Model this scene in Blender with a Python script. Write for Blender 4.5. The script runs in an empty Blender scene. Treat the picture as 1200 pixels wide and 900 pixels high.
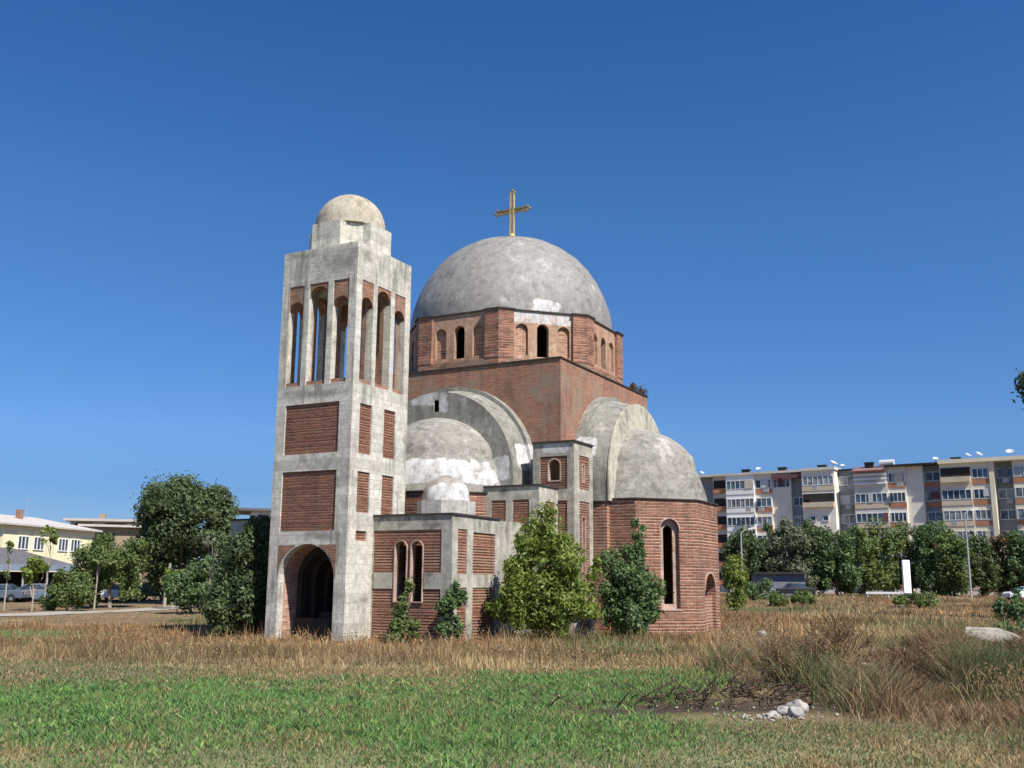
import bpy, bmesh, math, random
import numpy as np
from mathutils import Vector, Matrix
from mathutils.geometry import tessellate_polygon

sc = bpy.context.scene
R = math.radians
PI = math.pi

# ------------------------------------------------------------------ camera
cam_d = bpy.data.cameras.new("camera")
cam = bpy.data.objects.new("camera", cam_d)
sc.collection.objects.link(cam)
cam_d.sensor_width = 36.0
cam_d.lens = 36.0 * 1181.27 / 1200.0
cam_d.clip_start = 0.1
cam_d.clip_end = 4000
cam.matrix_world = Matrix.Translation((0, 0, 2.0)) @ Matrix.Rotation(R(90 + 11.146), 4, 'X') @ Matrix.Rotation(R(0.451), 4, 'Z')
sc.camera = cam

# ------------------------------------------------------------------ sky, sun, exposure
SUN_DIR = Vector((0.652, -0.757, 1.25)).normalized()
SUN_EL = math.asin(SUN_DIR.z)
SUN_AZ = math.atan2(SUN_DIR.x, SUN_DIR.y)
world = bpy.data.worlds.new("World")
sc.world = world
world.use_nodes = True
wn = world.node_tree
bg = wn.nodes["Background"]
sky = wn.nodes.new("ShaderNodeTexSky")
sky.sky_type = 'NISHITA'
sky.sun_disc = False
sky.sun_elevation = SUN_EL
sky.sun_rotation = SUN_AZ
sky.altitude = 600
sky.air_density = 1.0
sky.dust_density = 0.25
sky.ozone_density = 3.0
hs = wn.nodes.new("ShaderNodeHueSaturation")
hs.inputs["Saturation"].default_value = 1.3
wn.links.new(sky.outputs[0], hs.inputs["Color"])
# clear dry air: the sky keeps its blue down to the horizon
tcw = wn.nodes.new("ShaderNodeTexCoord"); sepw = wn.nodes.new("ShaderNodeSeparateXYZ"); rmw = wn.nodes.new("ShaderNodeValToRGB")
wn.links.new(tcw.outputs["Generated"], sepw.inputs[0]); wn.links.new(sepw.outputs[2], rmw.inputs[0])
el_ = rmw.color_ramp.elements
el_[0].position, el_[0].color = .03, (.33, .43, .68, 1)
el_[1].position, el_[1].color = 1.0, (1.3, 1.25, 1.15, 1)  # zenith above the view brightened to add fill light
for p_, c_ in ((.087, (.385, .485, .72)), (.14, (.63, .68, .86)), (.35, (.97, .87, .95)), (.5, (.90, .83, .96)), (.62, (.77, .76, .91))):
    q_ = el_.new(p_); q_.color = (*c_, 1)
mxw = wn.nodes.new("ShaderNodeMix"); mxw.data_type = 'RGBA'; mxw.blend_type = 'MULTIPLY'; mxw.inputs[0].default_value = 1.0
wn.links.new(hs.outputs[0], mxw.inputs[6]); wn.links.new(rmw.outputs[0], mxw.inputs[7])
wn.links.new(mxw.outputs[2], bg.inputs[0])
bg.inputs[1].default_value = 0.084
sun_d = bpy.data.lights.new("sun", 'SUN')
sun_d.energy = 4.6
sun_d.angle = R(0.5)
sun_d.color = (1.0, 0.95, 0.87)
sun = bpy.data.objects.new("sun", sun_d)
sun.rotation_euler = (-SUN_DIR).to_track_quat('-Z', 'Y').to_euler()
sun.location = SUN_DIR * 300
sc.collection.objects.link(sun)
vs = sc.view_settings
vs.view_transform = 'Standard'
vs.look = 'None'
vs.exposure = 0.65
vs.gamma = 1.0
vs.use_curve_mapping = False
sc.cycles.max_bounces = 6
sc.cycles.diffuse_bounces = 3
sc.cycles.transparent_max_bounces = 6

C = sc.collection
rng = np.random.default_rng(7)
rnd = random.Random(7)

# ------------------------------------------------------------------ helpers: objects
def tag(o, label=None, cat=None, group=None, kind=None):
    if label: o["label"] = label
    if cat: o["category"] = cat
    if group: o["group"] = group
    if kind: o["kind"] = kind
    return o

def thing(name, label, cat, loc=(0, 0, 0), rz=0.0, group=None):
    o = bpy.data.objects.new(name, None)
    o.empty_display_size = 0.3
    C.objects.link(o)
    o.location = loc
    o.rotation_euler = (0, 0, rz)
    return tag(o, label, cat, group)

def dup(root, loc, rz, label, scale=None):
    r = root.copy(); C.objects.link(r)
    r.location = loc; r.rotation_euler = (0, 0, rz); r["label"] = label
    if scale: r.scale = scale
    for ch in list(root.children):
        c = ch.copy(); C.objects.link(c); c.parent = r
        for g in list(ch.children):
            d = g.copy(); C.objects.link(d); d.parent = c
    return r

class MB:
    """collects faces, links them as one mesh object; uv is metres along the wall and metres of height"""
    def __init__(s):
        s.v = []; s.f = []; s.uv = []
    def face(s, pts, uvs=None):
        b = len(s.v)
        s.v += [tuple(p) for p in pts]
        s.f.append(list(range(b, b + len(pts))))
        if uvs is None:
            P = [Vector(p) for p in pts]
            n = (P[1] - P[0]).cross(P[2] - P[0])
            if n.length < 1e-12: n = Vector((0, 0, 1))
            n.normalize()
            if abs(n.z) > 0.9:
                uvs = [(p.x, p.y) for p in P]
            else:
                t = Vector((0, 0, 1)).cross(n); t.normalize()
                uvs = [(p.dot(t), p.z) for p in P]
        s.uv += [tuple(u) for u in uvs]
    def box(s, x0, x1, y0, y1, z0, z1):
        a = [(x0, y0), (x1, y0), (x1, y1), (x0, y1)]
        s.prism(a, z0, z1)
    def prism(s, poly, z0, z1):
        n = len(poly)
        s.face([(x, y, z1) for x, y in poly])
        s.face([(x, y, z0) for x, y in reversed(poly)])
        for i in range(n):
            (xa, ya), (xb, yb) = poly[i], poly[(i + 1) % n]
            s.face([(xa, ya, z0), (xb, yb, z0), (xb, yb, z1), (xa, ya, z1)])
    def obox(s, c, ax, ay, az):
        c = Vector(c); ax = Vector(ax); ay = Vector(ay); az = Vector(az)
        P = lambda i, j, k: c + ax * i + ay * j + az * k
        for q in (((-1,-1,-1),(-1,1,-1),(1,1,-1),(1,-1,-1)), ((-1,-1,1),(1,-1,1),(1,1,1),(-1,1,1)),
                  ((-1,-1,-1),(1,-1,-1),(1,-1,1),(-1,-1,1)), ((1,1,-1),(-1,1,-1),(-1,1,1),(1,1,1)),
                  ((1,-1,-1),(1,1,-1),(1,1,1),(1,-1,1)), ((-1,1,-1),(-1,-1,-1),(-1,-1,1),(-1,1,1))):
            s.face([P(*k) for k in q])
    def plate(s, O, T, N, outer, holes=(), t=0.3):
        """flat wall piece: outline and holes in (along, height), front at O, thickness t towards -N"""
        O = Vector(O); T = Vector(T); N = Vector(N)
        loops = [list(outer)] + [list(h) for h in holes]
        flat = [p for l in loops for p in l]
        tris = tessellate_polygon([[Vector((p[0], p[1], 0)) for p in l] for l in loops])
        at = lambda p, d: O + T * p[0] + Vector((0, 0, p[1])) - N * d
        for tr in tris:
            q = [flat[i] for i in tr]
            a = at(q[1], 0) - at(q[0], 0); b = at(q[2], 0) - at(q[0], 0)
            if a.cross(b).dot(N) < 0: q = q[::-1]
            s.face([at(p, 0) for p in q], q)
            s.face([at(p, t) for p in q[::-1]], q[::-1])
        for li, l in enumerate(loops):
            n = len(l)
            area = sum(l[i][0] * l[(i + 1) % n][1] - l[(i + 1) % n][0] * l[i][1] for i in range(n))
            ccw = area > 0
            TxZ = T.cross(Vector((0, 0, 1))).dot(N) > 0      # is (T, Z, N) right-handed
            for i in range(n):
                p, q = l[i], l[(i + 1) % n]
                f = [at(p, 0), at(p, t), at(q, t), at(q, 0)]
                if (ccw == (li == 0)) != TxZ: f = f[::-1]
                s.face(f)
    def lathe(s, c, prof, n=64, wob=0.0, a0=0.0, a1=2 * PI):
        full = abs(a1 - a0 - 2 * PI) < 1e-6
        R0 = max(p[0] for p in prof)
        for i in range(n):
            for j in range(len(prof) - 1):
                q = []; uv = []
                for (ii, jj) in ((i, j), (i + 1, j), (i + 1, j + 1), (i, j + 1)):
                    a = a0 + (a1 - a0) * ii / n
                    r, z = prof[jj]
                    am = a if not full else a % (2 * PI)
                    w = 1 + wob * (math.sin(am * 3 + z * 2.1) * .5 + math.sin(am * 7 - z * 3.3) * .3 + math.sin(am * 13 + z * 5.7) * .2)
                    q.append((c[0] + r * w * math.cos(a), c[1] + r * w * math.sin(a), c[2] + z)); uv.append((a * R0, z))
                if prof[j + 1][0] < 1e-6: q = q[:3]; uv = uv[:3]
                elif prof[j][0] < 1e-6: q = [q[0], q[2], q[3]]; uv = [uv[0], uv[2], uv[3]]
                s.face(q, uv)
    def tube(s, pts, radii, n=6):
        rings = []
        for i, p in enumerate(pts):
            p = Vector(p)
            d = (Vector(pts[min(i + 1, len(pts) - 1)]) - Vector(pts[max(i - 1, 0)])).normalized()
            u = d.cross(Vector((0.31, 0.95, 0.05)))
            if u.length < 0.1: u = d.cross(Vector((1, 0, 0)))
            u.normalize(); w = d.cross(u)
            rings.append([p + (u * math.cos(2 * PI * k / n) + w * math.sin(2 * PI * k / n)) * radii[i] for k in range(n)])
        for i in range(len(rings) - 1):
            for k in range(n):
                s.face([rings[i][k], rings[i][(k + 1) % n], rings[i + 1][(k + 1) % n], rings[i + 1][k]])
        s.face(rings[0][::-1]); s.face(rings[-1])
    def blob(s, c, r, seed=0, sub=2, rough=0.25):
        bm = bmesh.new(); bmesh.ops.create_icosphere(bm, subdivisions=sub, radius=1)
        rr = random.Random(seed); ph = [rr.uniform(0, 6) for _ in range(6)]
        for f in bm.faces:
            q = []
            for v in f.verts:
                k = 1 + rough * (math.sin(v.co.x * 3.1 + ph[0]) * math.sin(v.co.y * 2.7 + ph[1]) + .6 * math.sin(v.co.z * 4.3 + ph[2]) * math.sin(v.co.x * 5 + ph[3]))
                q.append((c[0] + v.co.x * r[0] * k, c[1] + v.co.y * r[1] * k, c[2] + v.co.z * r[2] * k))
            s.face(q)
        bm.free()
    def build(s, name, mat, parent=None, smooth=False, weld=False):
        me = bpy.data.meshes.new(name)
        me.from_pydata(s.v, [], s.f)
        ul = me.uv_layers.new(name="UVMap")
        ul.data.foreach_set("uv", np.array(s.uv, dtype=np.float32).ravel())
        if weld or smooth:
            bm = bmesh.new(); bm.from_mesh(me)
            bmesh.ops.remove_doubles(bm, verts=bm.verts, dist=0.0005)
            if weld: bmesh.ops.recalc_face_normals(bm, faces=bm.faces)
            bm.to_mesh(me); bm.free()
        if smooth:
            me.polygons.foreach_set("use_smooth", [True] * len(me.polygons))
        me.materials.append(mat)
        o = bpy.data.objects.new(name, me)
        C.objects.link(o)
        if parent: o.parent = parent
        return o

def np_mesh(name, verts, faces, mat, parent=None, col=None):
    """verts (N,3), faces (M,k): one mesh straight from arrays; col is one colour per vertex"""
    me = bpy.data.meshes.new(name)
    verts = np.ascontiguousarray(verts, dtype=np.float32); faces = np.ascontiguousarray(faces, dtype=np.int32)
    M, k = faces.shape
    me.vertices.add(len(verts)); me.vertices.foreach_set("co", verts.ravel())
    me.loops.add(M * k); me.loops.foreach_set("vertex_index", faces.ravel())
    me.polygons.add(M); me.polygons.foreach_set("loop_start", np.arange(0, M * k, k, dtype=np.int32))
    me.update(calc_edges=True)
    if col is not None:
        at = me.color_attributes.new("Col", 'FLOAT_COLOR', 'POINT')
        at.data.foreach_set("color", np.hstack([col, np.ones((len(col), 1))]).astype(np.float32).ravel())
    me.materials.append(mat)
    o = bpy.data.objects.new(name, me); C.objects.link(o)
    if parent: o.parent = parent
    return o

# ------------------------------------------------------------------ helpers: materials
class NT:
    def __init__(s, name):
        s.m = bpy.data.materials.new(name); s.m.use_nodes = True
        s.t = s.m.node_tree; s.b = s.t.nodes["Principled BSDF"]
        s.b.inputs["Specular IOR Level"].default_value = 0.25
    def n(s, typ, **kw):
        x = s.t.nodes.new(typ)
        for k, v in kw.items(): setattr(x, k, v)
        return x
    def l(s, a, b): s.t.links.new(a, b)
    def set(s, node, **kw):
        for k, v in kw.items(): node.inputs[k].default_value = v
        return node
    def coords(s, kind="Object"):
        if not hasattr(s, "_tc"): s._tc = s.n("ShaderNodeTexCoord")
        return s._tc.outputs[kind]
    def noise(s, scale, detail=4, rough=.55, vec=None, sc3=None):
        v = vec if vec is not None else s.coords()
        if sc3:
            mp = s.n("ShaderNodeMapping"); mp.inputs["Scale"].default_value = sc3
            s.l(v, mp.inputs["Vector"]); v = mp.outputs[0]
        x = s.n("ShaderNodeTexNoise"); x.inputs["Scale"].default_value = scale
        x.inputs["Detail"].default_value = detail; x.inputs["Roughness"].default_value = rough
        s.l(v, x.inputs["Vector"]); return x.outputs["Fac"]
    def ramp(s, fac, stops):
        r = s.n("ShaderNodeValToRGB"); e = r.color_ramp.elements
        e[0].position, e[0].color = stops[0][0], (*stops[0][1], 1)
        e[1].position, e[1].color = stops[-1][0], (*stops[-1][1], 1)
        for p, c in stops[1:-1]:
            q = e.new(p); q.color = (*c, 1)
        s.l(fac, r.inputs[0]); return r.outputs[0]
    def fac(s, f, lo, hi):
        r = s.n("ShaderNodeMapRange"); r.inputs["From Min"].default_value = lo; r.inputs["From Max"].default_value = hi
        r.clamp = True
        s.l(f, r.inputs["Value"]); return r.outputs[0]
    def mix(s, f, a, b, mode='MIX'):
        x = s.n("ShaderNodeMix", data_type='RGBA', blend_type=mode)
        for sock, val in ((x.inputs[0], f), (x.inputs[6], a), (x.inputs[7], b)):
            if isinstance(val, (tuple, list)): sock.default_value = (*val, 1)
            elif isinstance(val, (int, float)): sock.default_value = val
            else: s.l(val, sock)
        return x.outputs[2]
    def math(s, op, a, b=0.0):
        x = s.n("ShaderNodeMath", operation=op)
        for sock, val in ((x.inputs[0], a), (x.inputs[1], b)):
            if isinstance(val, (int, float)): sock.default_value = val
            else: s.l(val, sock)
        return x.outputs[0]
    def bump(s, h, strength=.4, dist=.02, prev=None):
        x = s.n("ShaderNodeBump"); x.inputs["Strength"].default_value = strength; x.inputs["Distance"].default_value = dist
        s.l(h, x.inputs["Height"])
        if prev is not None: s.l(prev, x.inputs["Normal"])
        s.l(x.outputs[0], s.b.inputs["Normal"]); return x.outputs[0]
    def done(s, col, rough=.85, metal=0.0):
        if isinstance(col, (tuple, list)): s.b.inputs["Base Color"].default_value = (*col, 1)
        else: s.l(col, s.b.inputs["Base Color"])
        s.b.inputs["Roughness"].default_value = rough; s.b.inputs["Metallic"].default_value = metal
        return s.m
    def patches(s, lst, wob=.35, scale=2.2, soft=.1):
        """mask of irregular painted-over areas: lst of (centre, radii) in the object's space"""
        nz = s.n("ShaderNodeTexNoise"); nz.inputs["Scale"].default_value = scale; nz.inputs["Detail"].default_value = 5
        nz.inputs["Roughness"].default_value = .6
        s.l(s.coords(), nz.inputs["Vector"])
        tot = None
        for c, r in lst:
            a = s.n("ShaderNodeVectorMath", operation='SUBTRACT'); s.l(s.coords(), a.inputs[0]); a.inputs[1].default_value = c
            d = s.n("ShaderNodeVectorMath", operation='DIVIDE'); s.l(a.outputs[0], d.inputs[0]); d.inputs[1].default_value = r
            sx = s.n("ShaderNodeVectorMath", operation='ABSOLUTE'); s.l(d.outputs[0], sx.inputs[0])
            px = s.n("ShaderNodeSeparateXYZ"); s.l(sx.outputs[0], px.inputs[0])
            m4 = lambda k: s.math('POWER', px.outputs[k], 4.0)
            L = s.math('ADD', s.math('ADD', m4(0), m4(1)), m4(2))
            L = s.math('POWER', L, .25)
            tot = L if tot is None else s.math('MINIMUM', tot, L)
        v = s.math('ADD', tot, s.math('MULTIPLY', s.math('SUBTRACT', nz.outputs["Fac"], .5), wob * 2))
        return s.fac(v, 1.03, 1.03 - soft)

def mat_concrete(name, base=(.36, .335, .285), dark=(.17, .16, .14), light=(.50, .47, .41), boards=0.35, paint=None, grime=.5, wob=.35, stains=(), blot=.85, drip=.09):
    t = NT(name)
    big = t.noise(.8, 7, .68)
    c = t.ramp(big, [(.32, dark), (.46, base), (.56, base), (.70, light)])
    c = t.mix(1 - blot, c, base)
    mid = t.noise(3.2, 7, .72)
    c = t.mix(.8, c, t.ramp(mid, [(.3, (.58, .56, .53)), (.48, (.95, .95, .94)), (.72, (1.28, 1.28, 1.27))]), 'MULTIPLY')
    fine = t.noise(11, 6, .75)
    c = t.mix(.6, c, t.ramp(fine, [(.3, (.62, .6, .57)), (.7, (1.3, 1.3, 1.3))]), 'MULTIPLY')
    streak = t.noise(3.0, 5, .7, sc3=(1, 1, drip))
    reach = t.noise(.7, 3, .5)
    c = t.mix(t.math('MULTIPLY', t.fac(t.math('ADD', streak, t.math('MULTIPLY', t.math('SUBTRACT', reach, .5), .5)), .53, .68), grime), c, tuple(x * .36 for x in base))
    if boards:
        sep = t.n("ShaderNodeSeparateXYZ"); t.l(t.coords(), sep.inputs[0])
        zz = t.math('MULTIPLY', t.math('ADD', sep.outputs[2], t.math('MULTIPLY', big, .05)), 3.1)
        edge = t.math('MULTIPLY', t.math('LESS_THAN', t.math('FRACT', zz), .07), t.fac(mid, .4, .6))
        brd = t.n("ShaderNodeTexWhiteNoise", noise_dimensions='1D'); t.l(t.math('FLOOR', zz), brd.inputs["W"])
        c = t.mix(boards * .6, c, t.ramp(brd.outputs["Value"], [(0, (.72, .71, .7)), (1, (1.12, 1.12, 1.1))]), 'MULTIPLY')
        c = t.mix(t.math('MULTIPLY', edge, boards), c, tuple(x * .5 for x in base))
    if stains:                                                  # soot and lichen where water stands
        msk = t.patches(stains, 1.1, 3.0, .8)
        c = t.mix(t.math('MULTIPLY', msk, .72), c, tuple(x * .33 for x in base))
    if paint:
        msk = t.patches(paint, wob)
        wht = t.ramp(mid, [(.3, (.36, .34, .32)), (.46, (.54, .53, .52)), (.66, (.68, .68, .67))])
        c = t.mix(t.math('MULTIPLY', msk, t.fac(t.noise(2.4, 7, .8, sc3=(1, 1, .5)), .34, .52)), c, wht)
    nb = t.noise(28, 5, .7)
    t.bump(t.math('ADD', t.math('MULTIPLY', fine, .7), nb), .55, .03)
    return t.done(c, .9)
t_b = 1.0

def mat_brick(name, row=.1, width=.3, a=(.23, .085, .055), b=(.30, .12, .075), mortar=(.36, .27, .2), msize=.02, dirt=.5, worn=0.0, bump=.8, joint=.4):
    t = NT(name)
    uv = t.coords("UV")
    sep = t.n("ShaderNodeSeparateXYZ"); t.l(uv, sep.inputs[0])
    bt = t.n("ShaderNodeTexBrick")
    t.l(uv, bt.inputs["Vector"])
    t.set(bt, **{"Color1": (*tuple(x * .62 for x in a), 1), "Color2": (*tuple(x * 1.22 for x in b), 1), "Mortar": (*mortar, 1), "Scale": 1.0, "Mortar Size": msize * .5, "Mortar Smooth": .3, "Bias": 0.0, "Brick Width": width, "Row Height": row})
    c = bt.outputs["Color"]
    crs = t.noise(1.0, 3, .65, vec=uv, sc3=(2.6, 1.5 / row, 1))
    c = t.mix(.9, c, t.ramp(crs, [(.3, (.55, .53, .53)), (.5, (1, 1, 1)), (.68, (1.45, 1.45, 1.43))]), 'MULTIPLY')
    if joint:                                                    # pale bed mortar lying in the set-back joints, missing here and there
        fr = t.math('FRACT', t.math('DIVIDE', t.math('ADD', sep.outputs[1], t.math('MULTIPLY', t.math('SUBTRACT', t.noise(3.0, 4, .7, vec=uv), .5), .04)), row))
        jm = t.math('MULTIPLY', t.math('LESS_THAN', fr, joint), t.fac(t.noise(4.5, 5, .7, vec=uv), .30, .46))
        c = t.mix(t.math('MULTIPLY', jm, .85), c, mortar)
    blot = t.noise(1.3, 6, .7)
    c = t.mix(.75, c, t.ramp(blot, [(.28, (.60, .57, .55)), (.5, (1, 1, 1)), (.75, (1.3, 1.22, 1.15))]), 'MULTIPLY')
    streak = t.noise(2.2, 4, .65, sc3=(1, 1, .12))
    c = t.mix(t.math('MULTIPLY', t.fac(streak, .52, .72), dirt), c, (.10, .085, .068))
    if worn:
        c = t.mix(t.math('MULTIPLY', t.fac(t.noise(.9, 8, .75), .47, .62), worn), c, (.27, .21, .155))
    grain = t.noise(35, 3, .7)
    c = t.mix(.4, c, t.ramp(grain, [(.3, (.7, .7, .7)), (.7, (1.25, 1.25, 1.25))]), 'MULTIPLY')
    h = t.math('ADD', t.math('MULTIPLY', bt.outputs["Fac"], -.6), t.math('MULTIPLY', grain, .4))
    t.bump(h, bump, .03)
    return t.done(c, .92)

def mat_plain(name, col, rough=.7, var=.25, scale=3.0, metal=0.0, spec=None, bump=0.0):
    t = NT(name)
    if spec is not None: t.b.inputs["Specular IOR Level"].default_value = spec
    nz = t.noise(scale, 5, .6)
    c = t.ramp(nz, [(.25, tuple(x * (1 - var) for x in col)), (.75, tuple(min(1, x * (1 + var)) for x in col))])
    if bump: t.bump(nz, bump, .02)
    return t.done(c, rough, metal)

def mat_glass(name, col=(.03, .045, .06)):
    t = NT(name); t.b.inputs["Specular IOR Level"].default_value = .6
    c = t.ramp(t.noise(.9, 2, .5), [(.35, tuple(x * .6 for x in col)), (.65, tuple(x * 2.2 for x in col))])
    return t.done(c, .08)

def mat_leaf(name, dark, mid, lite, trans=.25, scale=.7):
    t = NT(name)
    g = t.n("ShaderNodeNewGeometry")
    nz = t.noise(scale, 3, .6)
    f = t.math('ADD', t.math('MULTIPLY', g.outputs["Random Per Island"], .55), t.math('MULTIPLY', nz, .5))
    c = t.ramp(f, [(.2, dark), (.5, mid), (.85, lite)])
    m = t.done(c, .55)
    t.b.inputs["Specular IOR Level"].default_value = .3
    tr = t.n("ShaderNodeBsdfTranslucent"); t.l(t.mix(1.0, c, (1.2, 1.25, .6), 'MULTIPLY'), tr.inputs[0])
    mx = t.n("ShaderNodeMixShader"); mx.inputs[0].default_value = trans
    out = t.t.nodes["Material Output"]
    t.l(t.b.outputs[0], mx.inputs[1]); t.l(tr.outputs[0], mx.inputs[2]); t.l(mx.outputs[0], out.inputs[0])
    return m

def mat_blade(name):
    t = NT(name)
    a = t.n("ShaderNodeAttribute", attribute_name="Col")
    g = t.n("ShaderNodeNewGeometry")
    c = t.mix(1.0, a.outputs["Color"], t.ramp(g.outputs["Random Per Island"], [(0, (.6, .62, .6)), (1, (1.35, 1.3, 1.3))]), 'MULTIPLY')
    t.done(c, .7); t.b.inputs["Specular IOR Level"].default_value = .15
    tr = t.n("ShaderNodeBsdfTranslucent"); t.l(c, tr.inputs[0])
    mx = t.n("ShaderNodeMixShader"); mx.inputs[0].default_value = .25
    out = t.t.nodes["Material Output"]
    t.l(t.b.outputs[0], mx.inputs[1]); t.l(tr.outputs[0], mx.inputs[2]); t.l(mx.outputs[0], out.inputs[0])
    return t.m

def courses(o, N, row, depth=.022, frac=.40, radial=None):
    """cuts the front of a wall piece along its courses and sets the joints back, so that every course stands proud"""
    N = Vector(N).normalized(); me = o.data
    bm = bmesh.new(); bm.from_mesh(me)
    bmesh.ops.remove_doubles(bm, verts=bm.verts, dist=0.0004)
    z0 = min(v.co.z for v in bm.verts); z1 = max(v.co.z for v in bm.verts)
    dmax = max(v.co.dot(N) for v in bm.verts)
    k0 = int(math.floor(z0 / row)); rr = random.Random(int(z1 * 100) + len(bm.verts)); k = k0
    jit = {}
    def lev(k): 
        if k not in jit: jit[k] = k * row + rr.uniform(-.12, .12) * row
        return jit[k]
    cuts = []; k = k0
    while k * row < z1:
        a = lev(k); g = row * frac
        cuts += [a, a + .15 * g, a + .85 * g, a + g]; k += 1
    for z in cuts:
        if z0 + 1e-3 < z < z1 - 1e-3:
            fr_ = [f for f in bm.faces if f.normal.dot(N) > .8 or radial]
            ge = [e for e in bm.edges if min(e.verts[0].co.z, e.verts[1].co.z) < z < max(e.verts[0].co.z, e.verts[1].co.z)]
            fs = {f for e in ge for f in e.link_faces}
            bmesh.ops.bisect_plane(bm, geom=list(fs) + ge + list({v for f in fs for v in f.verts}), dist=1e-5, plane_co=(0, 0, z), plane_no=(0, 0, 1))
    for v in bm.verts:
        if (radial is None and v.co.dot(N) < dmax - .002) or (radial is not None and v.co.dot(N) < radial): continue
        z = v.co.z; kk = int(math.floor(z / row + .5)); best = 0.0
        for q in (kk - 1, kk, kk + 1):
            a = lev(q); g = row * frac; t_ = (z - a) / g
            if -1e-4 <= t_ <= 1.0001:
                best = max(best, min(1, t_ / .15, (1 - t_) / .15))
        v.co -= N * depth * max(0, best)
    bm.to_mesh(me); bm.free()
    return o

# ------------------------------------------------------------------ terrain
def sstep(a, b, x):
    t = np.clip((x - a) / (b - a), 0, 1); return t * t * (3 - 2 * t)

def vnoise(x, y, s, seed=0):
    """cheap smooth noise in -1..1 for arrays"""
    q = np.random.default_rng(seed); tot = 0
    for k in range(6):
        a = q.uniform(0, 2 * PI); f = s * q.uniform(.6, 1.7); p = q.uniform(0, 6.28)
        tot = tot + np.sin((x * np.cos(a) + y * np.sin(a)) * f + p + 1.3 * np.sin((x * np.sin(a * 1.7) - y * np.cos(a * 1.3)) * f * .6 + p * 2))
    return tot / 3.2

def hz(x, y):
    x = np.asarray(x, float); y = np.asarray(y, float)
    h = .85 * sstep(66, 118, y)
    m = np.exp(-((x - 11.5) / 5.2) ** 2 - ((y - 21.0) / 3.4) ** 2)
    h = h + .80 * m + .25 * np.exp(-((x - 14.5) / 3.2) ** 2 - ((y - 15.5) / 2.6) ** 2)
    h = h + .26 * np.exp(-((x - 4.6) / 2.2) ** 2 - ((y - 18.1) / .55) ** 2)          # scorched ridge
    h = h + .05 * vnoise(x, y, .55, 3) * sstep(4, 10, y) + .02 * vnoise(x, y, 2.1, 5)
    return h

def green_zone(x, y):
    """0 = dry straw field, 1 = lush green weeds, from where things grow"""
    w = vnoise(x, y, .5, 11) * 1.0 + vnoise(x, y, 1.7, 12) * .5 + vnoise(x, y, 5, 13) * .3
    g = sstep(11.2, 16.2, y + w * 1.6 - .10 * x) * (1 - sstep(20.6, 24.2, y + w * 1.2 - .24 * np.minimum(x, 3) - .5))
    lim = 1.8 + (y - 14) * .50 + w * .6
    g = g * (1 - sstep(lim - 1.2, lim + 1.0, x))
    g = g * (.55 + .45 * sstep(-.7, .4, vnoise(x, y, .8, 14) + .6 * vnoise(x, y, 2.4, 15)))
    g = g * (1 - .9 * np.exp(-((x - 3.2) / 2.2) ** 4 - ((y - 16.9) / .6) ** 2))
    g2 = np.exp(-((x + 19) / 4.5) ** 2 - ((y - 37) / 4) ** 2) * 1.2                   # green spot at the left edge
    g = np.maximum(g, np.clip(g2 + w * .15, 0, 1) * (g2 > .15))
    return g

def axis(lo, hi, dense0, dense1, step, grow):
    v = list(np.arange(dense0, dense1 + 1e-6, step)); s = step; x = dense1
    while x < hi: s *= grow; x += s; v.append(x)
    s = step; x = dense0; left = []
    while x > lo: s *= grow; x -= s; left.append(x)
    return np.array(left[::-1] + v)

gx = axis(-1800, 1800, -24, 24, .3, 1.13)
gy = axis(-300, 2600, 7, 34, .3, 1.07)
GX, GY = np.meshgrid(gx, gy)
GZ = hz(GX, GY)
V = np.stack([GX, GY, GZ], -1).reshape(-1, 3)
nx, ny = len(gx), len(gy)
idx = np.arange(nx * ny).reshape(ny, nx)
F = np.stack([idx[:-1, :-1], idx[:-1, 1:], idx[1:, 1:], idx[1:, :-1]], -1).reshape(-1, 4)
gz_ = green_zone(GX, GY).reshape(-1, 1)
dirt = 1.4 * np.exp(-((GX - 3.1) / 2.1) ** 4 - ((GY - 17.1 - .12 * vnoise(GX, GY, 2, 8)) / .36) ** 2).reshape(-1, 1)
soil = np.array([.19, .135, .08]); lush = np.array([.11, .16, .05]); black = np.array([.06, .04, .029])
gcol = soil * (1 - gz_) + lush * gz_
near = (1 - sstep(13.0, 15.5, GY)).reshape(-1, 1)
gcol = gcol * (1 - near) + np.array([.23, .215, .11]) * near
gcol = gcol * (1 - np.clip(dirt * 1.3, 0, 1)) + black * np.clip(dirt * 1.3, 0, 1)
t = NT("ground")
at_ = t.n("ShaderNodeAttribute", attribute_name="Col")
c = t.mix(.8, at_.outputs["Color"], t.ramp(t.noise(.35, 8, .7), [(.3, (.6, .62, .6)), (.7, (1.35, 1.3, 1.25))]), 'MULTIPLY')
c = t.mix(.7, c, t.ramp(t.noise(7, 6, .75), [(.3, (.55, .55, .55)), (.7, (1.4, 1.4, 1.4))]), 'MULTIPLY')
t.bump(t.noise(9, 6, .7), .6, .06)
ground = np_mesh("ground", V, F, t.done(c, .95), col=gcol)
tag(ground, "weedy field of dry straw and green grass in front of the church", "ground", kind="structure")
ground.data.polygons.foreach_set("use_smooth", [True] * len(ground.data.polygons))

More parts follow.
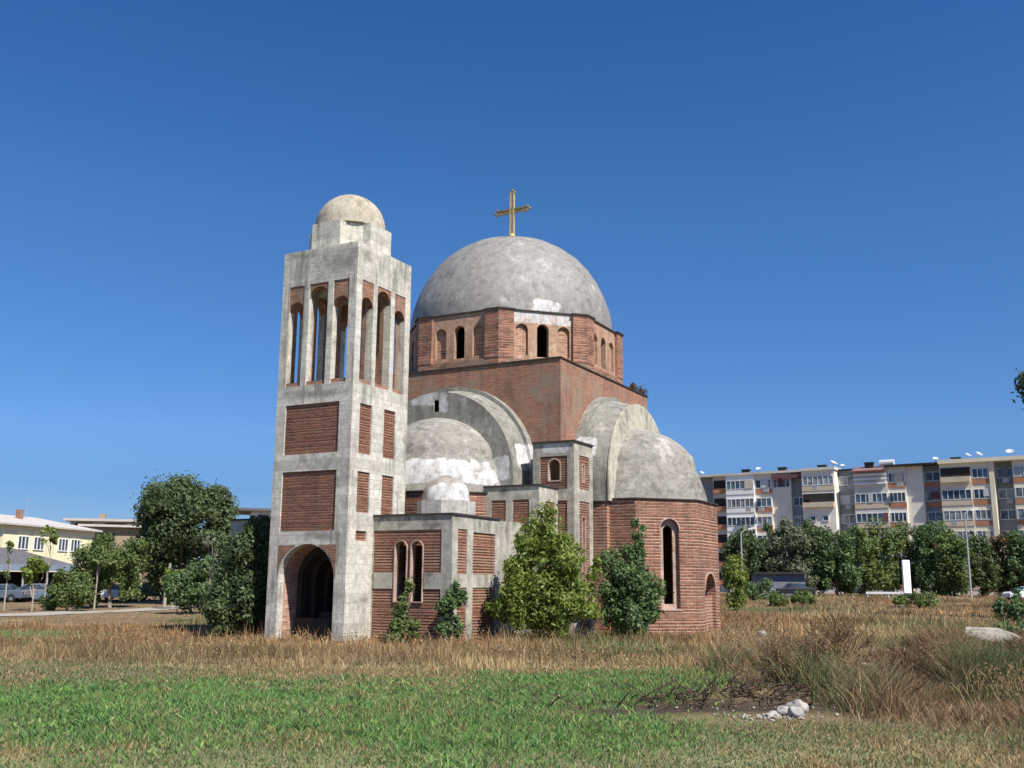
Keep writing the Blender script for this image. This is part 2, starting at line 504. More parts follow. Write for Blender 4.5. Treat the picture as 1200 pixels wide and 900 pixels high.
def strip(name, pts, width, mat, dz, label, cat):
    """a flat band draped on the ground along a line"""
    mb = MB(); out = []
    for i, (x, y) in enumerate(pts):
        a = pts[max(0, i - 1)]; b = pts[min(len(pts) - 1, i + 1)]
        d = Vector((b[0] - a[0], b[1] - a[1], 0)).normalized(); n = Vector((-d.y, d.x, 0))
        out.append([(x + n.x * s * width / 2, y + n.y * s * width / 2) for s in (-1, 1)])
    P = lambda p: (p[0], p[1], float(hz(p[0], p[1])) + dz)
    for i in range(len(out) - 1):
        mb.face([P(out[i][0]), P(out[i + 1][0]), P(out[i + 1][1]), P(out[i][1])])
    return tag(mb.build(name, mat), label, cat, kind="structure")

pv = lambda a, b, n: [(a[0] + (b[0] - a[0]) * i / n, a[1] + (b[1] - a[1]) * i / n) for i in range(n + 1)]
strip("path", pv((-44, 50), (-28.5, 56.5), 8) + pv((-27, 58), (-25, 66), 5) + pv((-24.5, 68), (-20, 86), 6), 3.0, mat_plain("path_concrete", (.33, .30, .25), .9, .2, 2), .03,
      "pale concrete footpath crossing the field at the left", "path")
strip("road", pv((-130, 88), (-8, 108), 30) + pv((-7, 108), (150, 108), 30), 7.0, mat_plain("asphalt", (.06, .06, .062), .9, .25, 2), .02,
      "grey street running behind the field", "road")

# ------------------------------------------------------------------ the church
M_conc = mat_concrete("concrete_tower", base=(.60, .575, .51), light=(.74, .715, .65), dark=(.34, .325, .285), blot=.6, boards=.85, grime=.8, stains=[((-14.48, -.9, 13.1), (.3, 1.1, .55)), ((-14.48, .9, 13.6), (.3, .9, .2)), ((-14.0, -1.67, 13.4), (.5, .2, .3)), ((-14.48, 0, 8.4), (.2, 1.6, .2)), ((-14.48, -.6, 3.5), (.2, 1.0, .2)), ((-12.2, -1.67, 12.9), (.2, .2, .8))])
M_wall = mat_concrete("concrete_frame", base=(.43, .41, .35), light=(.62, .59, .52), dark=(.17, .16, .13), boards=.15, grime=.6)
M_brick = mat_brick("brick_infill", row=.092, width=.27, a=(.30, .098, .06), b=(.215, .08, .052), mortar=(.43, .31, .22), msize=.016, dirt=.45)
M_brick2 = mat_brick("brick_apse", row=.125, width=.34, a=(.33, .115, .07), b=(.26, .105, .068), mortar=(.48, .36, .27), msize=.022, dirt=.4)
M_brick3 = mat_brick("brick_cube", row=.085, width=.26, a=(.27, .11, .068), b=(.34, .155, .10), mortar=(.36, .25, .18), msize=.02, dirt=.65, worn=.8, bump=.9, joint=.25)
M_jamb = mat_brick("brick_jamb", row=.09, width=.28, a=(.42, .20, .13), b=(.5, .27, .19), mortar=(.5, .38, .3), msize=.015, dirt=.2, worn=.2)
M_pink = mat_concrete("plaster_pink", base=(.46, .33, .27), light=(.6, .48, .41), dark=(.3, .2, .15), boards=0, grime=.3)
M_edge = mat_plain("roof_edge", (.05, .047, .042), .9, .4, 5)
M_plaster = mat_concrete("drum_plaster", base=(.44, .28, .195), light=(.56, .43, .33), dark=(.31, .18, .12), boards=0, grime=.5, wob=.4,
                         paint=[((-3.40 + .25 * k, -3.40 - .25 * k, 13.38), (.3, .3, .27)) for k in range(-4, 5)])
G_C = (-.055, 47.383, 0.0)
ROT = R(90 - 28.254)
church = thing("church", "unfinished brick and concrete domed church with a bell tower standing in the field", "church", G_C, ROT)
W_, S_, E_, N_ = (-1, 0), (0, -1), (1, 0), (0, 1)

def face_frame(n):
    N = Vector((n[0], n[1], 0)); T = Vector((-n[1], n[0], 0)); return N, T

def rect(a, b, z0, z1): return [(a, z0), (b, z0), (b, z1), (a, z1)]
def arch(a, b, z0, zc, n=12):
    r = (b - a) / 2; m = (a + b) / 2; zs = zc - r
    return [(a, z0), (b, z0)] + [(m + r * math.cos(PI * k / n), zs + r * math.sin(PI * k / n)) for k in range(n + 1)]
def spandrel(a, b, zc, zt, n=12):
    """solid piece above an arch"""
    r = (b - a) / 2; m = (a + b) / 2; zs = zc - r
    return [(a, zs)] + [(m - r * math.cos(PI * k / n), zs + r * math.sin(PI * k / n)) for k in range(1, n)] + [(b, zs), (b, zt), (a, zt)]

# --- bell tower -----------------------------------------------------------
TU, TH = -12.811, 1.669                # tower axis and half width
conc = MB(); brick = {}; 
tb = MB()
def tower_at(n, d=0.0, half=TH):
    N, T = face_frame(n); return Vector((TU, 0, 0)) + N * (half - d), T, N
BEL = [(-1.34, -.66), (-.42, .42), (.66, 1.34)]
def belfry_holes(): return [rect(a, b, 8.75, 12.45) for a, b in BEL]
doorway = arch(-1.19, 1.19, -.2, 3.24, 20)
for n in (W_, E_):
    O, T, N = tower_at(n)
    holes = [rect(-1.25, 1.12 if n == W_ else 1.25, 3.67, 5.72), rect(-1.25, 1.12 if n == W_ else 1.25, 6.32, 8.08)] + belfry_holes()
    # the arch hole reaches the bottom edge: outline carries it
    dw = doorway
    outer = [(-TH - .0, 0), (-1.19, 0)] + [(x, z) for x, z in reversed(dw[2:])] + [(1.19, 0), (TH, 0), (TH, 13.765), (-TH, 13.765)]
    conc.plate(O, T, N, outer, holes, .3)
for n in (S_, N_):
    O, T, N = tower_at(n)
    h = TH - .3
    # along-face coordinate: T of the S face runs towards +u
    sg = 1 if n == S_ else -1
    P = [(-1.22, -.52), (.21, .91)]
    holes = [rect(a, b, z0, z1) for a, b in P for z0, z1 in ((6.3, 8.04), (4.3, 5.69))] + [rect(-1.2, -.6, 3.35, 3.68)]
    if n == N_: holes = [[(-x, z) for x, z in q] for q in holes]
    conc.plate(O, T, N, rect(-h, h, 0, 13.765), holes + belfry_holes(), .3)
conc.box(TU - 1.36, TU + 1.36, -1.36, 1.36, 12.46, 13.76)     # head slab
conc.box(TU - 1.36, TU + 1.36, -1.36, 1.36, 8.5, 8.72)        # belfry floor
o8 = lambda ap, off=PI / 8, n=8: [(math.cos(off + 2 * PI * k / n) * ap / math.cos(PI / n), math.sin(off + 2 * PI * k / n) * ap / math.cos(PI / n)) for k in range(n)]
tower = conc.build("bell_tower", M_conc, church)
tower["label"] = "tall square concrete bell tower with brick panels and an open belfry"
m = MB()
a_, b_ = .64, 1.42
pl = [(-a_, -b_), (a_, -b_), (a_, -a_), (b_, -a_), (b_, a_), (a_, a_), (a_, b_), (-a_, b_), (-a_, a_), (-b_, a_), (-b_, -a_), (-a_, -a_)]
m.plate((TU, 0, 0), (1, 0, 0), (0, -1, 0), [(0, 0), (.001, 0), (.001, .001)], (), .001) if False else None
fl3 = tessellate_polygon([[Vector((x, y, 0)) for x, y in pl]])
for z, up_ in ((14.82, 1), (13.766, -1)):
    for tr in fl3:
        q = [Vector((TU + pl[i][0], pl[i][1], z)) for i in tr]
        if (q[1] - q[0]).cross(q[2] - q[0]).z * up_ < 0: q = q[::-1]
        m.face(q)
for i in range(12):
    p, q = pl[i], pl[(i + 1) % 12]
    m.face([(TU + p[0], p[1], 13.766), (TU + q[0], q[1], 13.766), (TU + q[0], q[1], 14.82), (TU + p[0], p[1], 14.82)])
m.prism([(TU + x, y) for x, y in o8(1.2)], 13.768, 14.95)
m.build("lantern_base", M_conc, tower)
prof = [(1.32, -.12)] + [(1.305 * math.cos(R(a)), 1.305 * math.sin(R(a))) for a in range(0, 91, 9)]
prof[-1] = (0, 1.305)
M_tdome = mat_concrete("tower_dome_concrete", base=(.44, .39, .31), light=(.58, .53, .45), dark=(.27, .24, .18), boards=0, grime=.35)
m = MB(); m.lathe((TU, 0, 14.98), prof, 48, .006); m.build("tower_dome", M_tdome, tower, smooth=True)
for n in (W_, S_, E_, N_):
    O, T, N = tower_at(n)
    if n in (W_, E_): ps = [(-1.27, 1.27, 3.65, 5.74), (-1.27, 1.27, 6.30, 8.1)]
    else:
        ps = [(-1.24, -.5, 6.28, 8.06), (-1.24, -.5, 4.28, 5.71), (.19, .93, 6.28, 8.06), (.19, .93, 4.28, 5.71), (-1.22, -.58, 3.33, 3.70)]
        if n == N_: ps = [(-b, -a, c_, d_) for a, b, c_, d_ in ps]
    for a, b, z0, z1 in ps:
        m = MB(); m.plate(O - N * .045, T, N, rect(a, b, z0, z1), (), .2); courses(m.build("brick_panel", M_brick, tower), N, .092)
    for (a, b), zc in zip(BEL, (11.86, 12.34, 11.86)):
        m = MB(); m.plate(O - N * .025, T, N, spandrel(a, b, zc, 12.45), (), .25); m.build("brick_spandrel", M_brick3, tower)
        m = MB(); m.plate(O - N * .05, T, N, rect(a, b, 8.72, 8.9), (), .2); m.build("brick_sill", M_brick3, tower)
# spandrel brick beside the doorway arch and the deep brick barrel behind it
O, T, N = tower_at(W_)
for s in (-1, 1):
    m = MB()
    m.plate(O + N * .012, T, N, [(s * 1.245, 2.08), (s * 1.245, 3.2), (s * .5, 3.2)] + [(s * 1.235 * math.cos(R(a)), 2.06 + 1.235 * math.sin(R(a))) for a in (64, 54, 44, 34, 24, 14, 4)], (), .08)
    m.build("brick_spandrel", M_brick3, tower)
# brick lining of the belfry behind the concrete posts
for n in (W_, S_, E_, N_):
    O, T, N = tower_at(n); hw_ = 1.366 if n in (W_, E_) else 1.0
    m = MB()
    ho = [arch(-.40, .40, 8.9, 12.3)] + ([arch(.68, 1.32, 8.9, 11.83), arch(-1.32, -.68, 8.9, 11.83)] if hw_ > 1.1 else [])
    if hw_ > 1.1: m.plate(O - N * .303, T, N, rect(-hw_, hw_, 8.725, 12.455), ho, .16)
    else: m.plate(O - N * .303, T, N, rect(-.66, .66, 8.725, 12.455), ho, .16)
    m.build("belfry_lining", M_brick3, tower)
m = MB(); r = 1.19
arc = [(r * math.cos(R(a)), 2.05 + r * math.sin(R(a))) for a in range(0, 181, 9)]
arc2 = [((r + .055) * math.cos(R(a)), 2.05 + (r + .055) * math.sin(R(a))) for a in range(0, 181, 9)]
m.plate(O + N * .03, T, N, arc2 + arc[::-1], (), .1)
m.build("arch_rim", M_pink, tower)
def arch_wall(r, zs, half, top, x0, x1, mat, name):
    m = MB()
    out = [(-half, 0), (-r, 0)] + [(-r * math.cos(R(a)), zs + r * math.sin(R(a))) for a in range(0, 181, 9)] + [(r, 0), (half, 0), (half, top), (-half, top)]
    N, T = face_frame(W_)
    m.plate((x0, 0, 0), T, N, out, (), x1 - x0)
    return m.build(name, mat, tower)
X0 = TU - TH
arch_wall(1.18, 2.05, 1.36, 3.5, X0 + .302, X0 + 1.0, M_jamb, "arch_jamb")
M_vault_shade = mat_plain("shaded_masonry", (.05, .037, .03), .95, .45, 3, bump=.5)  # near-black masonry: shade inside the doorway is put into the colour
arch_wall(1.0, 2.0, 1.36, 3.5, X0 + 1.003, X0 + 1.5, M_vault_shade, "inner_arch")
arch_wall(.80, 2.0, 1.36, 3.5, X0 + 1.503, X0 + 2.0, M_vault_shade, "inner_arch")
arch_wall(.64, 1.9, 1.36, 3.5, X0 + 2.003, X0 + 3.0, M_vault_shade, "inner_arch")
m = MB(); m.box(X0 + .85, X0 + 1.05, -1.15, 1.15, 0, .75); m.box(X0 + 1.06, X0 + 1.45, -.9, .2, 0, .95); m.build("low_wall", M_vault_shade, tower)

# --- narthex: low wing either side of the tower ---------------------------
NU0, NU1, NV, NZ = -13.02, -9.8, 4.87, 4.2
con = MB(); N, T = face_frame(W_)                   # T of W face runs towards -v
tw = [(2.60, 3.08), (3.25, 3.72)]
for sg in (1, -1):
    # sg 1 = south half (v negative, along positive), -1 = north half
    fl = lambda q: [(sg * x, z) for x, z in q]
    con.plate((NU0, 0, 0), T, N, fl([(1.672, 0), (4.87, 0), (4.87, NZ), (1.672, NZ)]),
              [fl([(1.70, .02), (4.45, .02), (4.45, 1.77), (3.77, 1.77), (3.77, 2.3), (4.45, 2.3), (4.45, 3.72), (1.70, 3.72), (1.70, 2.3), (2.53, 2.3), (2.53, 1.77), (1.70, 1.77)])], .34)
Nn, Ts = face_frame(S_)
for n, v in ((S_, -NV), (N_, NV)):
    N2, T2 = face_frame(n); s0 = 1 if n == S_ else -1
    fl = lambda q: [(s0 * x, z) for x, z in q]
    con.plate((0, v, 0), T2, N2, fl([(NU0 + .343, 0), (NU1, 0), (NU1, NZ), (NU0 + .343, NZ)]),
              [fl(rect(-12.66, -12.05, 2.27, 3.75)), fl(rect(-11.65, -10.1, 2.27, 3.68)), fl(rect(-12.66, -12.05, .02, 1.82)), fl(rect(-11.65, -10.1, .02, 1.82))], .3)
con.box(NU0 + .35, NU1, -NV + .31, NV - .31, 3.9, 4.19)
narthex = con.build("narthex", M_wall, church)
m = MB(); m.box(NU0 - .05, NU1 + .03, -NV - .05, NV + .05, 4.203, 4.262); m.build("roof_slab", M_edge, narthex)
m = MB()
for sg in (1, -1):
    fl = lambda q: [(sg * x, z) for x, z in q]
    ho = [fl(arch(a, b, 1.352, 3.36)) for a, b in tw]
    m = MB(); m.plate((NU0 + .03, 0, 0), T, N, fl(rect(1.69, 4.47, 0, 3.74)), ho, .26)
    courses(m.build("brick_panel", M_brick, narthex), N, .1)
for v, n in ((-NV, S_), (NV, N_)):
    N2, T2 = face_frame(n); s0 = 1 if n == S_ else -1
    for a, b in ((-12.68, -12.03), (-11.67, -10.08)):
        for z0, z1 in ((2.25, 3.77 if a < -12 else 3.7), (0, 1.84)):
            m = MB(); m.plate((0, v, 0) - N2 * .03 if False else Vector((0, v, 0)) - N2 * .03, T2, N2, [(s0 * x, z) for x, z in rect(a, b, z0, z1)], (), .2)
            courses(m.build("brick_panel", M_brick, narthex), N2, .1)
for sg in (1, -1):
    for a, b in tw:
        m = MB()
        q0 = arch(a - .022, b + .022, 1.32, 3.38, 14); q1 = arch(a + .005, b - .005, 1.355, 3.355, 14)
        m.plate((NU0 - .02, 0, 0), T, N, [(sg * x, z) for x, z in q0], [[(sg * x, z) for x, z in q1]], .28)
        m.build("window_frame", M_pink, narthex)
# small dome on the narthex roof, south side
SDU, SDV = -10.85, -3.25
M_white = mat_concrete("white_plaster", base=(.47, .445, .41), light=(.64, .62, .58), dark=(.28, .26, .225), boards=0, grime=.75)
M_sdome = mat_concrete("small_dome_concrete", base=(.33, .30, .27), light=(.46, .43, .39), dark=(.2, .18, .16), boards=0, grime=.55,
                       paint=[((SDU - .55, SDV - .55, 5.10), (.8, .8, .33))], wob=.6)
for v in (SDV, -SDV):
    m = MB(); m.prism([(SDU + x, v + y) for x, y in o8(.98)], 4.263, 4.82)
    base = m.build("small_dome_base", M_white, church)
    pr = [(.86, 0), (.855, .2), (.82, .42), (.72, .64), (.56, .80), (.36, .92), (.16, .98), (0, 1.0)]
    m = MB(); m.lathe((SDU, v, 4.78), pr, 40, .006); m.build("small_dome", M_sdome, base, smooth=True)

# --- link block between narthex and turret ---------------------------------
for sg in (1, -1):
    con = MB(); N, T = face_frame(W_)
    fl = lambda q: [(sg * x, z) for x, z in q]
    con.plate((-7.75, 0, 0), T, N, fl(rect(3.0, 5.42, 0, 5.6)), [fl(rect(3.35, 4.0, 4.0, 5.1)), fl(rect(4.3, 5.0, 4.0, 5.1))], .3)
    nn = S_ if sg == 1 else N_
    N2, T2 = face_frame(nn); s0 = 1 if sg == 1 else -1
    f2 = lambda q: [(s0 * x, z) for x, z in q]
    con.plate((0, -5.42 * sg, 0), T2, N2, f2(rect(-7.447, -6.13, 0, 5.6)), [f2(rect(-7.2, -6.4, 2.0, 5.05))], .3)
    con.box(-7.44, -6.13, min(-3.0 * sg, -5.1 * sg), max(-3.0 * sg, -5.1 * sg), 5.2, 5.59)
    con.box(-9.79, -7.76, min(-3.2 * sg, -4.8 * sg), max(-3.2 * sg, -4.8 * sg), 0, 4.19)
    link = con.build("side_block", M_wall, church)
    m = MB(); m.box(-7.8, -6.13, min(-3.0 * sg, -5.47 * sg), max(-3.0 * sg, -5.47 * sg), 5.603, 5.66); m.build("roof_slab", M_edge, link)
    for a, b in ((3.33, 4.02), (4.28, 5.02)):
        m = MB(); m.plate((-7.72, 0, 0), T, N, fl(rect(a, b, 3.98, 5.12)), (), .15)
        courses(m.build("brick_panel", M_brick, link), N, .1)
    m = MB(); m.plate(Vector((0, -5.42 * sg, 0)) - N2 * .03, T2, N2, f2(rect(-7.22, -6.38, 1.98, 5.07)), (), .15); courses(m.build("brick_panel", M_brick, link), N2, .1)

# --- corner turrets ---------------------------------------------------------
M_tur = mat_concrete("turret_concrete", base=(.38, .355, .30), light=(.54, .51, .45), dark=(.19, .18, .15), boards=.15, grime=.6,
                     paint=[((-6.12, -5.3, 7.2), (.3, .55, .18))], wob=.3)
def turret(su, sv):
    """square corner block; su, sv = signs of its quadrant"""
    con = MB(); a0, a1, zt = 4.32, 6.12, 7.44
    nU = (su, 0); nV = (0, sv)
    NU_, TU_ = face_frame(nU); NV_, TV_ = face_frame(nV)
    fU = lambda q: [(TU_.y * sv * x, z) for x, z in q]
    fV = lambda q: [(TV_.x * su * x, z) for x, z in q]
    win = arch(5.0, 5.5, 5.95, 6.78); slit = arch(5.08, 5.24, 5.95, 6.62); low = arch(5.04, 5.28, 1.2, 4.55)
    con.plate((su * 6.12, 0, 0), TU_, NU_, fU(rect(a0, a1, 0, zt)), [fU(rect(4.64, 5.82, 5.6, 6.9)), fU(rect(4.64, 5.82, .02, 5.15))], .3)
    con.plate((0, sv * 6.12, 0), TV_, NV_, fV(rect(a0, a1 - .303, 0, zt)), [fV(rect(4.66, 5.62, 5.62, 6.95)), fV(rect(4.66, 5.62, .02, 5.15))], .3)
    con.box(min(su * 4.33, su * 5.8), max(su * 4.33, su * 5.8), min(sv * 4.33, sv * 5.8), max(sv * 4.33, sv * 5.8), 7.1, 7.43)
    tur = con.build("corner_turret", M_tur, church)
    m = MB(); m.box(min(su * 4.3, su * 6.18), max(su * 4.3, su * 6.18), min(sv * 4.3, sv * 6.18), max(sv * 4.3, sv * 6.18), 7.443, 7.50)
    m.build("roof_slab", M_edge, tur)
    m = MB(); m.plate((su * 6.085, 0, 0), TU_, NU_, fU(rect(4.62, 5.84, 5.58, 6.92)), [fU(win)], .22); courses(m.build("brick_panel", M_brick, tur), NU_, .1)
    m = MB(); m.plate((su * 6.085, 0, 0), TU_, NU_, fU(rect(4.62, 5.84, 0, 5.17)), [], .22); courses(m.build("brick_panel", M_brick, tur), NU_, .1)
    m = MB(); m.plate((0, sv * 6.085, 0), TV_, NV_, fV(rect(4.64, 5.64, 5.6, 6.97)), [fV(slit)], .22); courses(m.build("brick_panel", M_brick, tur), NV_, .1)
    m = MB(); m.plate((0, sv * 6.085, 0), TV_, NV_, fV(rect(4.64, 5.64, 0, 5.17)), [fV(low)], .22); courses(m.build("brick_panel", M_brick, tur), NV_, .1)
    for (o_, T_, N_2, f_, q0, q1) in (((su * 6.10, 0, 0), TU_, NU_, fU, arch(4.95, 5.55, 5.90, 6.83), arch(5.005, 5.495, 5.955, 6.775)),
                                   ((0, sv * 6.10, 0), TV_, NV_, fV, arch(5.03, 5.29, 5.90, 6.67), arch(5.085, 5.235, 5.955, 6.615)),
                                   ((0, sv * 6.10, 0), TV_, NV_, fV, arch(4.98, 5.34, 1.15, 4.6), arch(5.045, 5.275, 1.205, 4.545))):
        m = MB(); m.plate(o_, T_, N_2, f_(q0), [f_(q1)], .2); m.build("window_frame", M_pink, tur)
turret(-1, -1); turret(1, -1); turret(-1, 1); turret(1, 1)

# --- central cube ------------------------------------------------------------
CH = 5.02
M_cube = mat_brick("brick_cube_weathered", row=.08, width=.26, a=(.46, .20, .13), b=(.27, .125, .082), mortar=(.36, .25, .18), msize=.014, dirt=.75, worn=.95, bump=.6, joint=.22)
m = MB(); m.box(-CH, CH, -CH, CH, 0, 11.12)
cube = m.build("central_block", M_cube, church)
m = MB(); m.box(-CH - .05, CH + .05, -CH - .05, CH + .05, 11.123, 11.175); m.build("coping", M_edge, cube)
m = MB()                                                        # brick skirt sloping up to the drum
b0 = [(-4.95, -4.95), (4.95, -4.95), (4.95, 4.95), (-4.95, 4.95)]
m.prism([(x, y) for x, y in o8(4.93)], 11.178, 11.48)
m.build("brick_skirt", M_brick3, cube)

# --- drum ----------------------------------------------------------------------
AP = 4.81; HS = AP * math.tan(PI / 8)
con = MB(); blinds = []
WZ0, WZ1 = 11.55, 13.62
for k in range(8):
    a = k * PI / 4; N = Vector((math.cos(a), math.sin(a), 0)); T = Vector((-math.sin(a), math.cos(a), 0))
    O = N * AP
    holes = [arch(-1.24, -.68, 11.66, 13.06), arch(-.27, .27, 11.62, 13.1), arch(.68, 1.24, 11.66, 13.06)]
    con.plate(O, T, N, rect(-HS, HS, 11.482, WZ1), holes, .28)
    for x0, x1 in ((-1.26, -.66), (.66, 1.26)):
        bl = MB(); bl.plate(O - N * .13, T, N, rect(x0, x1, 11.6, 13.1), (), .12); blinds.append(bl)
drum = con.build("drum", M_plaster, church)
M_blind = mat_brick("brick_blind", row=.11, width=.3, a=(.36, .16, .095), b=(.42, .21, .13), mortar=(.48, .36, .26), msize=.02, dirt=.3)
for bl in blinds: bl.build("blind_arch_infill", M_blind, drum)
PR = 4.95
M_pier = mat_brick("brick_pier", row=.115, width=.34, a=(.27, .10, .066), b=(.37, .155, .10), mortar=(.46, .34, .26), msize=.02, dirt=.35)
for k in range(8):
    a0 = k * PI / 4; a1 = a0 + PI / 4
    N0 = Vector((math.cos(a0), math.sin(a0), 0)); T0 = Vector((-math.sin(a0), math.cos(a0), 0))
    N1 = Vector((math.cos(a1), math.sin(a1), 0)); T1 = Vector((-math.sin(a1), math.cos(a1), 0))
    am = (a0 + a1) / 2; vx = Vector((math.cos(am), math.sin(am), 0)) * PR / math.cos(PI / 8)
    A0 = N0 * PR + T0 * 1.36; A1 = N0 * (AP - .05) + T0 * 1.36
    B0 = N1 * PR - T1 * 1.36; B1 = N1 * (AP - .05) - T1 * 1.36
    inn = Vector((math.cos(am), math.sin(am), 0)) * (AP - .1)
    m = MB(); m.prism([(p.x, p.y) for p in (A1, A0, vx, B0, B1, inn)], 11.48, WZ1)
    courses(m.build("drum_pier", M_pier, drum), (math.cos(am), math.sin(am), 0), 0.115, .018, .36, radial=AP - .06)
poly = []
for k in range(8):
    a = k * PI / 4; N = Vector((math.cos(a), math.sin(a), 0)); T = Vector((-math.sin(a), math.cos(a), 0))
    HP = (PR + .06) * math.tan(PI / 8)
    for s, d in ((-1.3, PR + .06), (-1.3, AP + .06), (1.3, AP + .06), (1.3, PR + .06)):
        p = N * d + T * s; poly.append((p.x, p.y))
    am = a + PI / 8; p = Vector((math.cos(am), math.sin(am), 0)) * (PR + .06) / math.cos(PI / 8); poly.append((p.x, p.y))
m = MB(); m.plate((0, 0, 0), (1, 0, 0), (0, -1, 0), [(0, 0), (.01, 0), (.01, .01)], (), .01)
m = MB()
m.prism(poly, WZ1 + .003, WZ1 + .06); m.build("cornice", M_edge, drum)
M_mdome = mat_concrete("main_dome_concrete", base=(.27, .255, .235), light=(.50, .48, .45), dark=(.16, .15, .135), boards=0, grime=.25, blot=.6, drip=.3,
                       paint=[((-3.3, -3.5, 13.95), (.66, .62, .27))], wob=.7)
pr = [(4.86, 13.66), (4.85, 14.1), (4.75, 14.7), (4.53, 15.35), (4.17, 16.12), (3.80, 16.68), (3.34, 17.2), (2.75, 17.66), (2.1, 18.03), (1.4, 18.28), (.7, 18.43), (0, 18.47)]
m = MB(); m.lathe((0, 0, 0), pr, 96, .003); M_mdome.node_tree.nodes["Principled BSDF"].inputs["Roughness"].default_value = .58
M_mdome.node_tree.nodes["Principled BSDF"].inputs["Specular IOR Level"].default_value = .5
dome = m.build("main_dome", M_mdome, church, smooth=True)
# gilded cross
M_gold = mat_plain("gilded_metal", (.80, .60, .24), .42, .25, 6, metal=.45)
M_bronze = mat_plain("tarnished_metal", (.34, .25, .11), .5, .4, 8, metal=.4)
m = MB()
cz = 20.08
for dy in (-.085, .085):
    m.box(-.05, .05, dy - .035, dy + .035, 18.75, 21.02)
m.lathe((0, 0, 18.42), [(.14, 0), (.1, .12), (.07, .2), (.16, .28), (.17, .36), (.1, .45), (.06, .46), (0, .46)], 16)
cross = m.build("cross", M_gold, church)
m = MB(); m.box(-.03, .03, -.06, .06, 18.8, 21.0)
for dz in (-.085, .085):
    m.box(-.048, .048, -.82, .82, cz + dz - .035, cz + dz + .035)
m.box(-.028, .028, -.82, .82, cz - .06, cz + .06)
for (y, z, uy, uz) in ((-.86, cz, -1, 0), (.86, cz, 1, 0), (0, 21.06, 0, 1)):           # trefoil ends
    for dy, dz in ((uy * .1, uz * .1), (uz * .12 - uy * .02, uy * .12 - uz * .02), (-uz * .12 - uy * .02, -uy * .12 - uz * .02)):
        m.blob((0, y + dy, z + dz), (.06, .085, .085), 1, 1, 0)
m.build("cross_arm", M_bronze, cross)

# --- four arms: barrel vaults with end walls, apses with half domes -----------
def rz(p, a): return (p[0] * math.cos(a) - p[1] * math.sin(a), p[0] * math.sin(a) + p[1] * math.cos(a))
def local_paint(lst, ang):
    return [((*rz((c_[0], c_[1]), ang), c_[2]), r_) for c_, r_ in lst]
arm_paint = [((-6.3, .6, 9.65), (.3, .95, .42)), ((-6.3, -.35, 9.35), (.3, .28, .6)), ((-6.4, -3.1, 6.5), (.35, .42, .5)),    # west end wall
             ((-5.5, -3.75, 7.0), (.7, .45, .55)), ((-3.6, -5.5, 7.6), (.35, .45, .45))]                              # vault flanks
M_arm = mat_concrete("vault_concrete", base=(.26, .25, .22), light=(.40, .385, .35), dark=(.15, .14, .12), boards=0, grime=.5, paint=arm_paint, wob=.35)
M_apsedome = mat_concrete("apse_dome_concrete", base=(.285, .27, .24), light=(.47, .45, .415), dark=(.17, .16, .14), boards=0, grime=.6, blot=1.0, drip=2.5,
                          paint=[((-8.6, -1.1, 6.25), (1.2, 1.75, .5)), ((-7.6, -2.6, 6.2), (.9, .9, .45))], wob=.5)
ADIST = 6.18; AA = 3.33
M_endw_lit = mat_concrete("end_wall_sunlit", base=(.50, .465, .38), light=(.62, .585, .50), dark=(.28, .26, .21), boards=0, grime=.5)  # lighter than the vault: sun on the south end is painted in
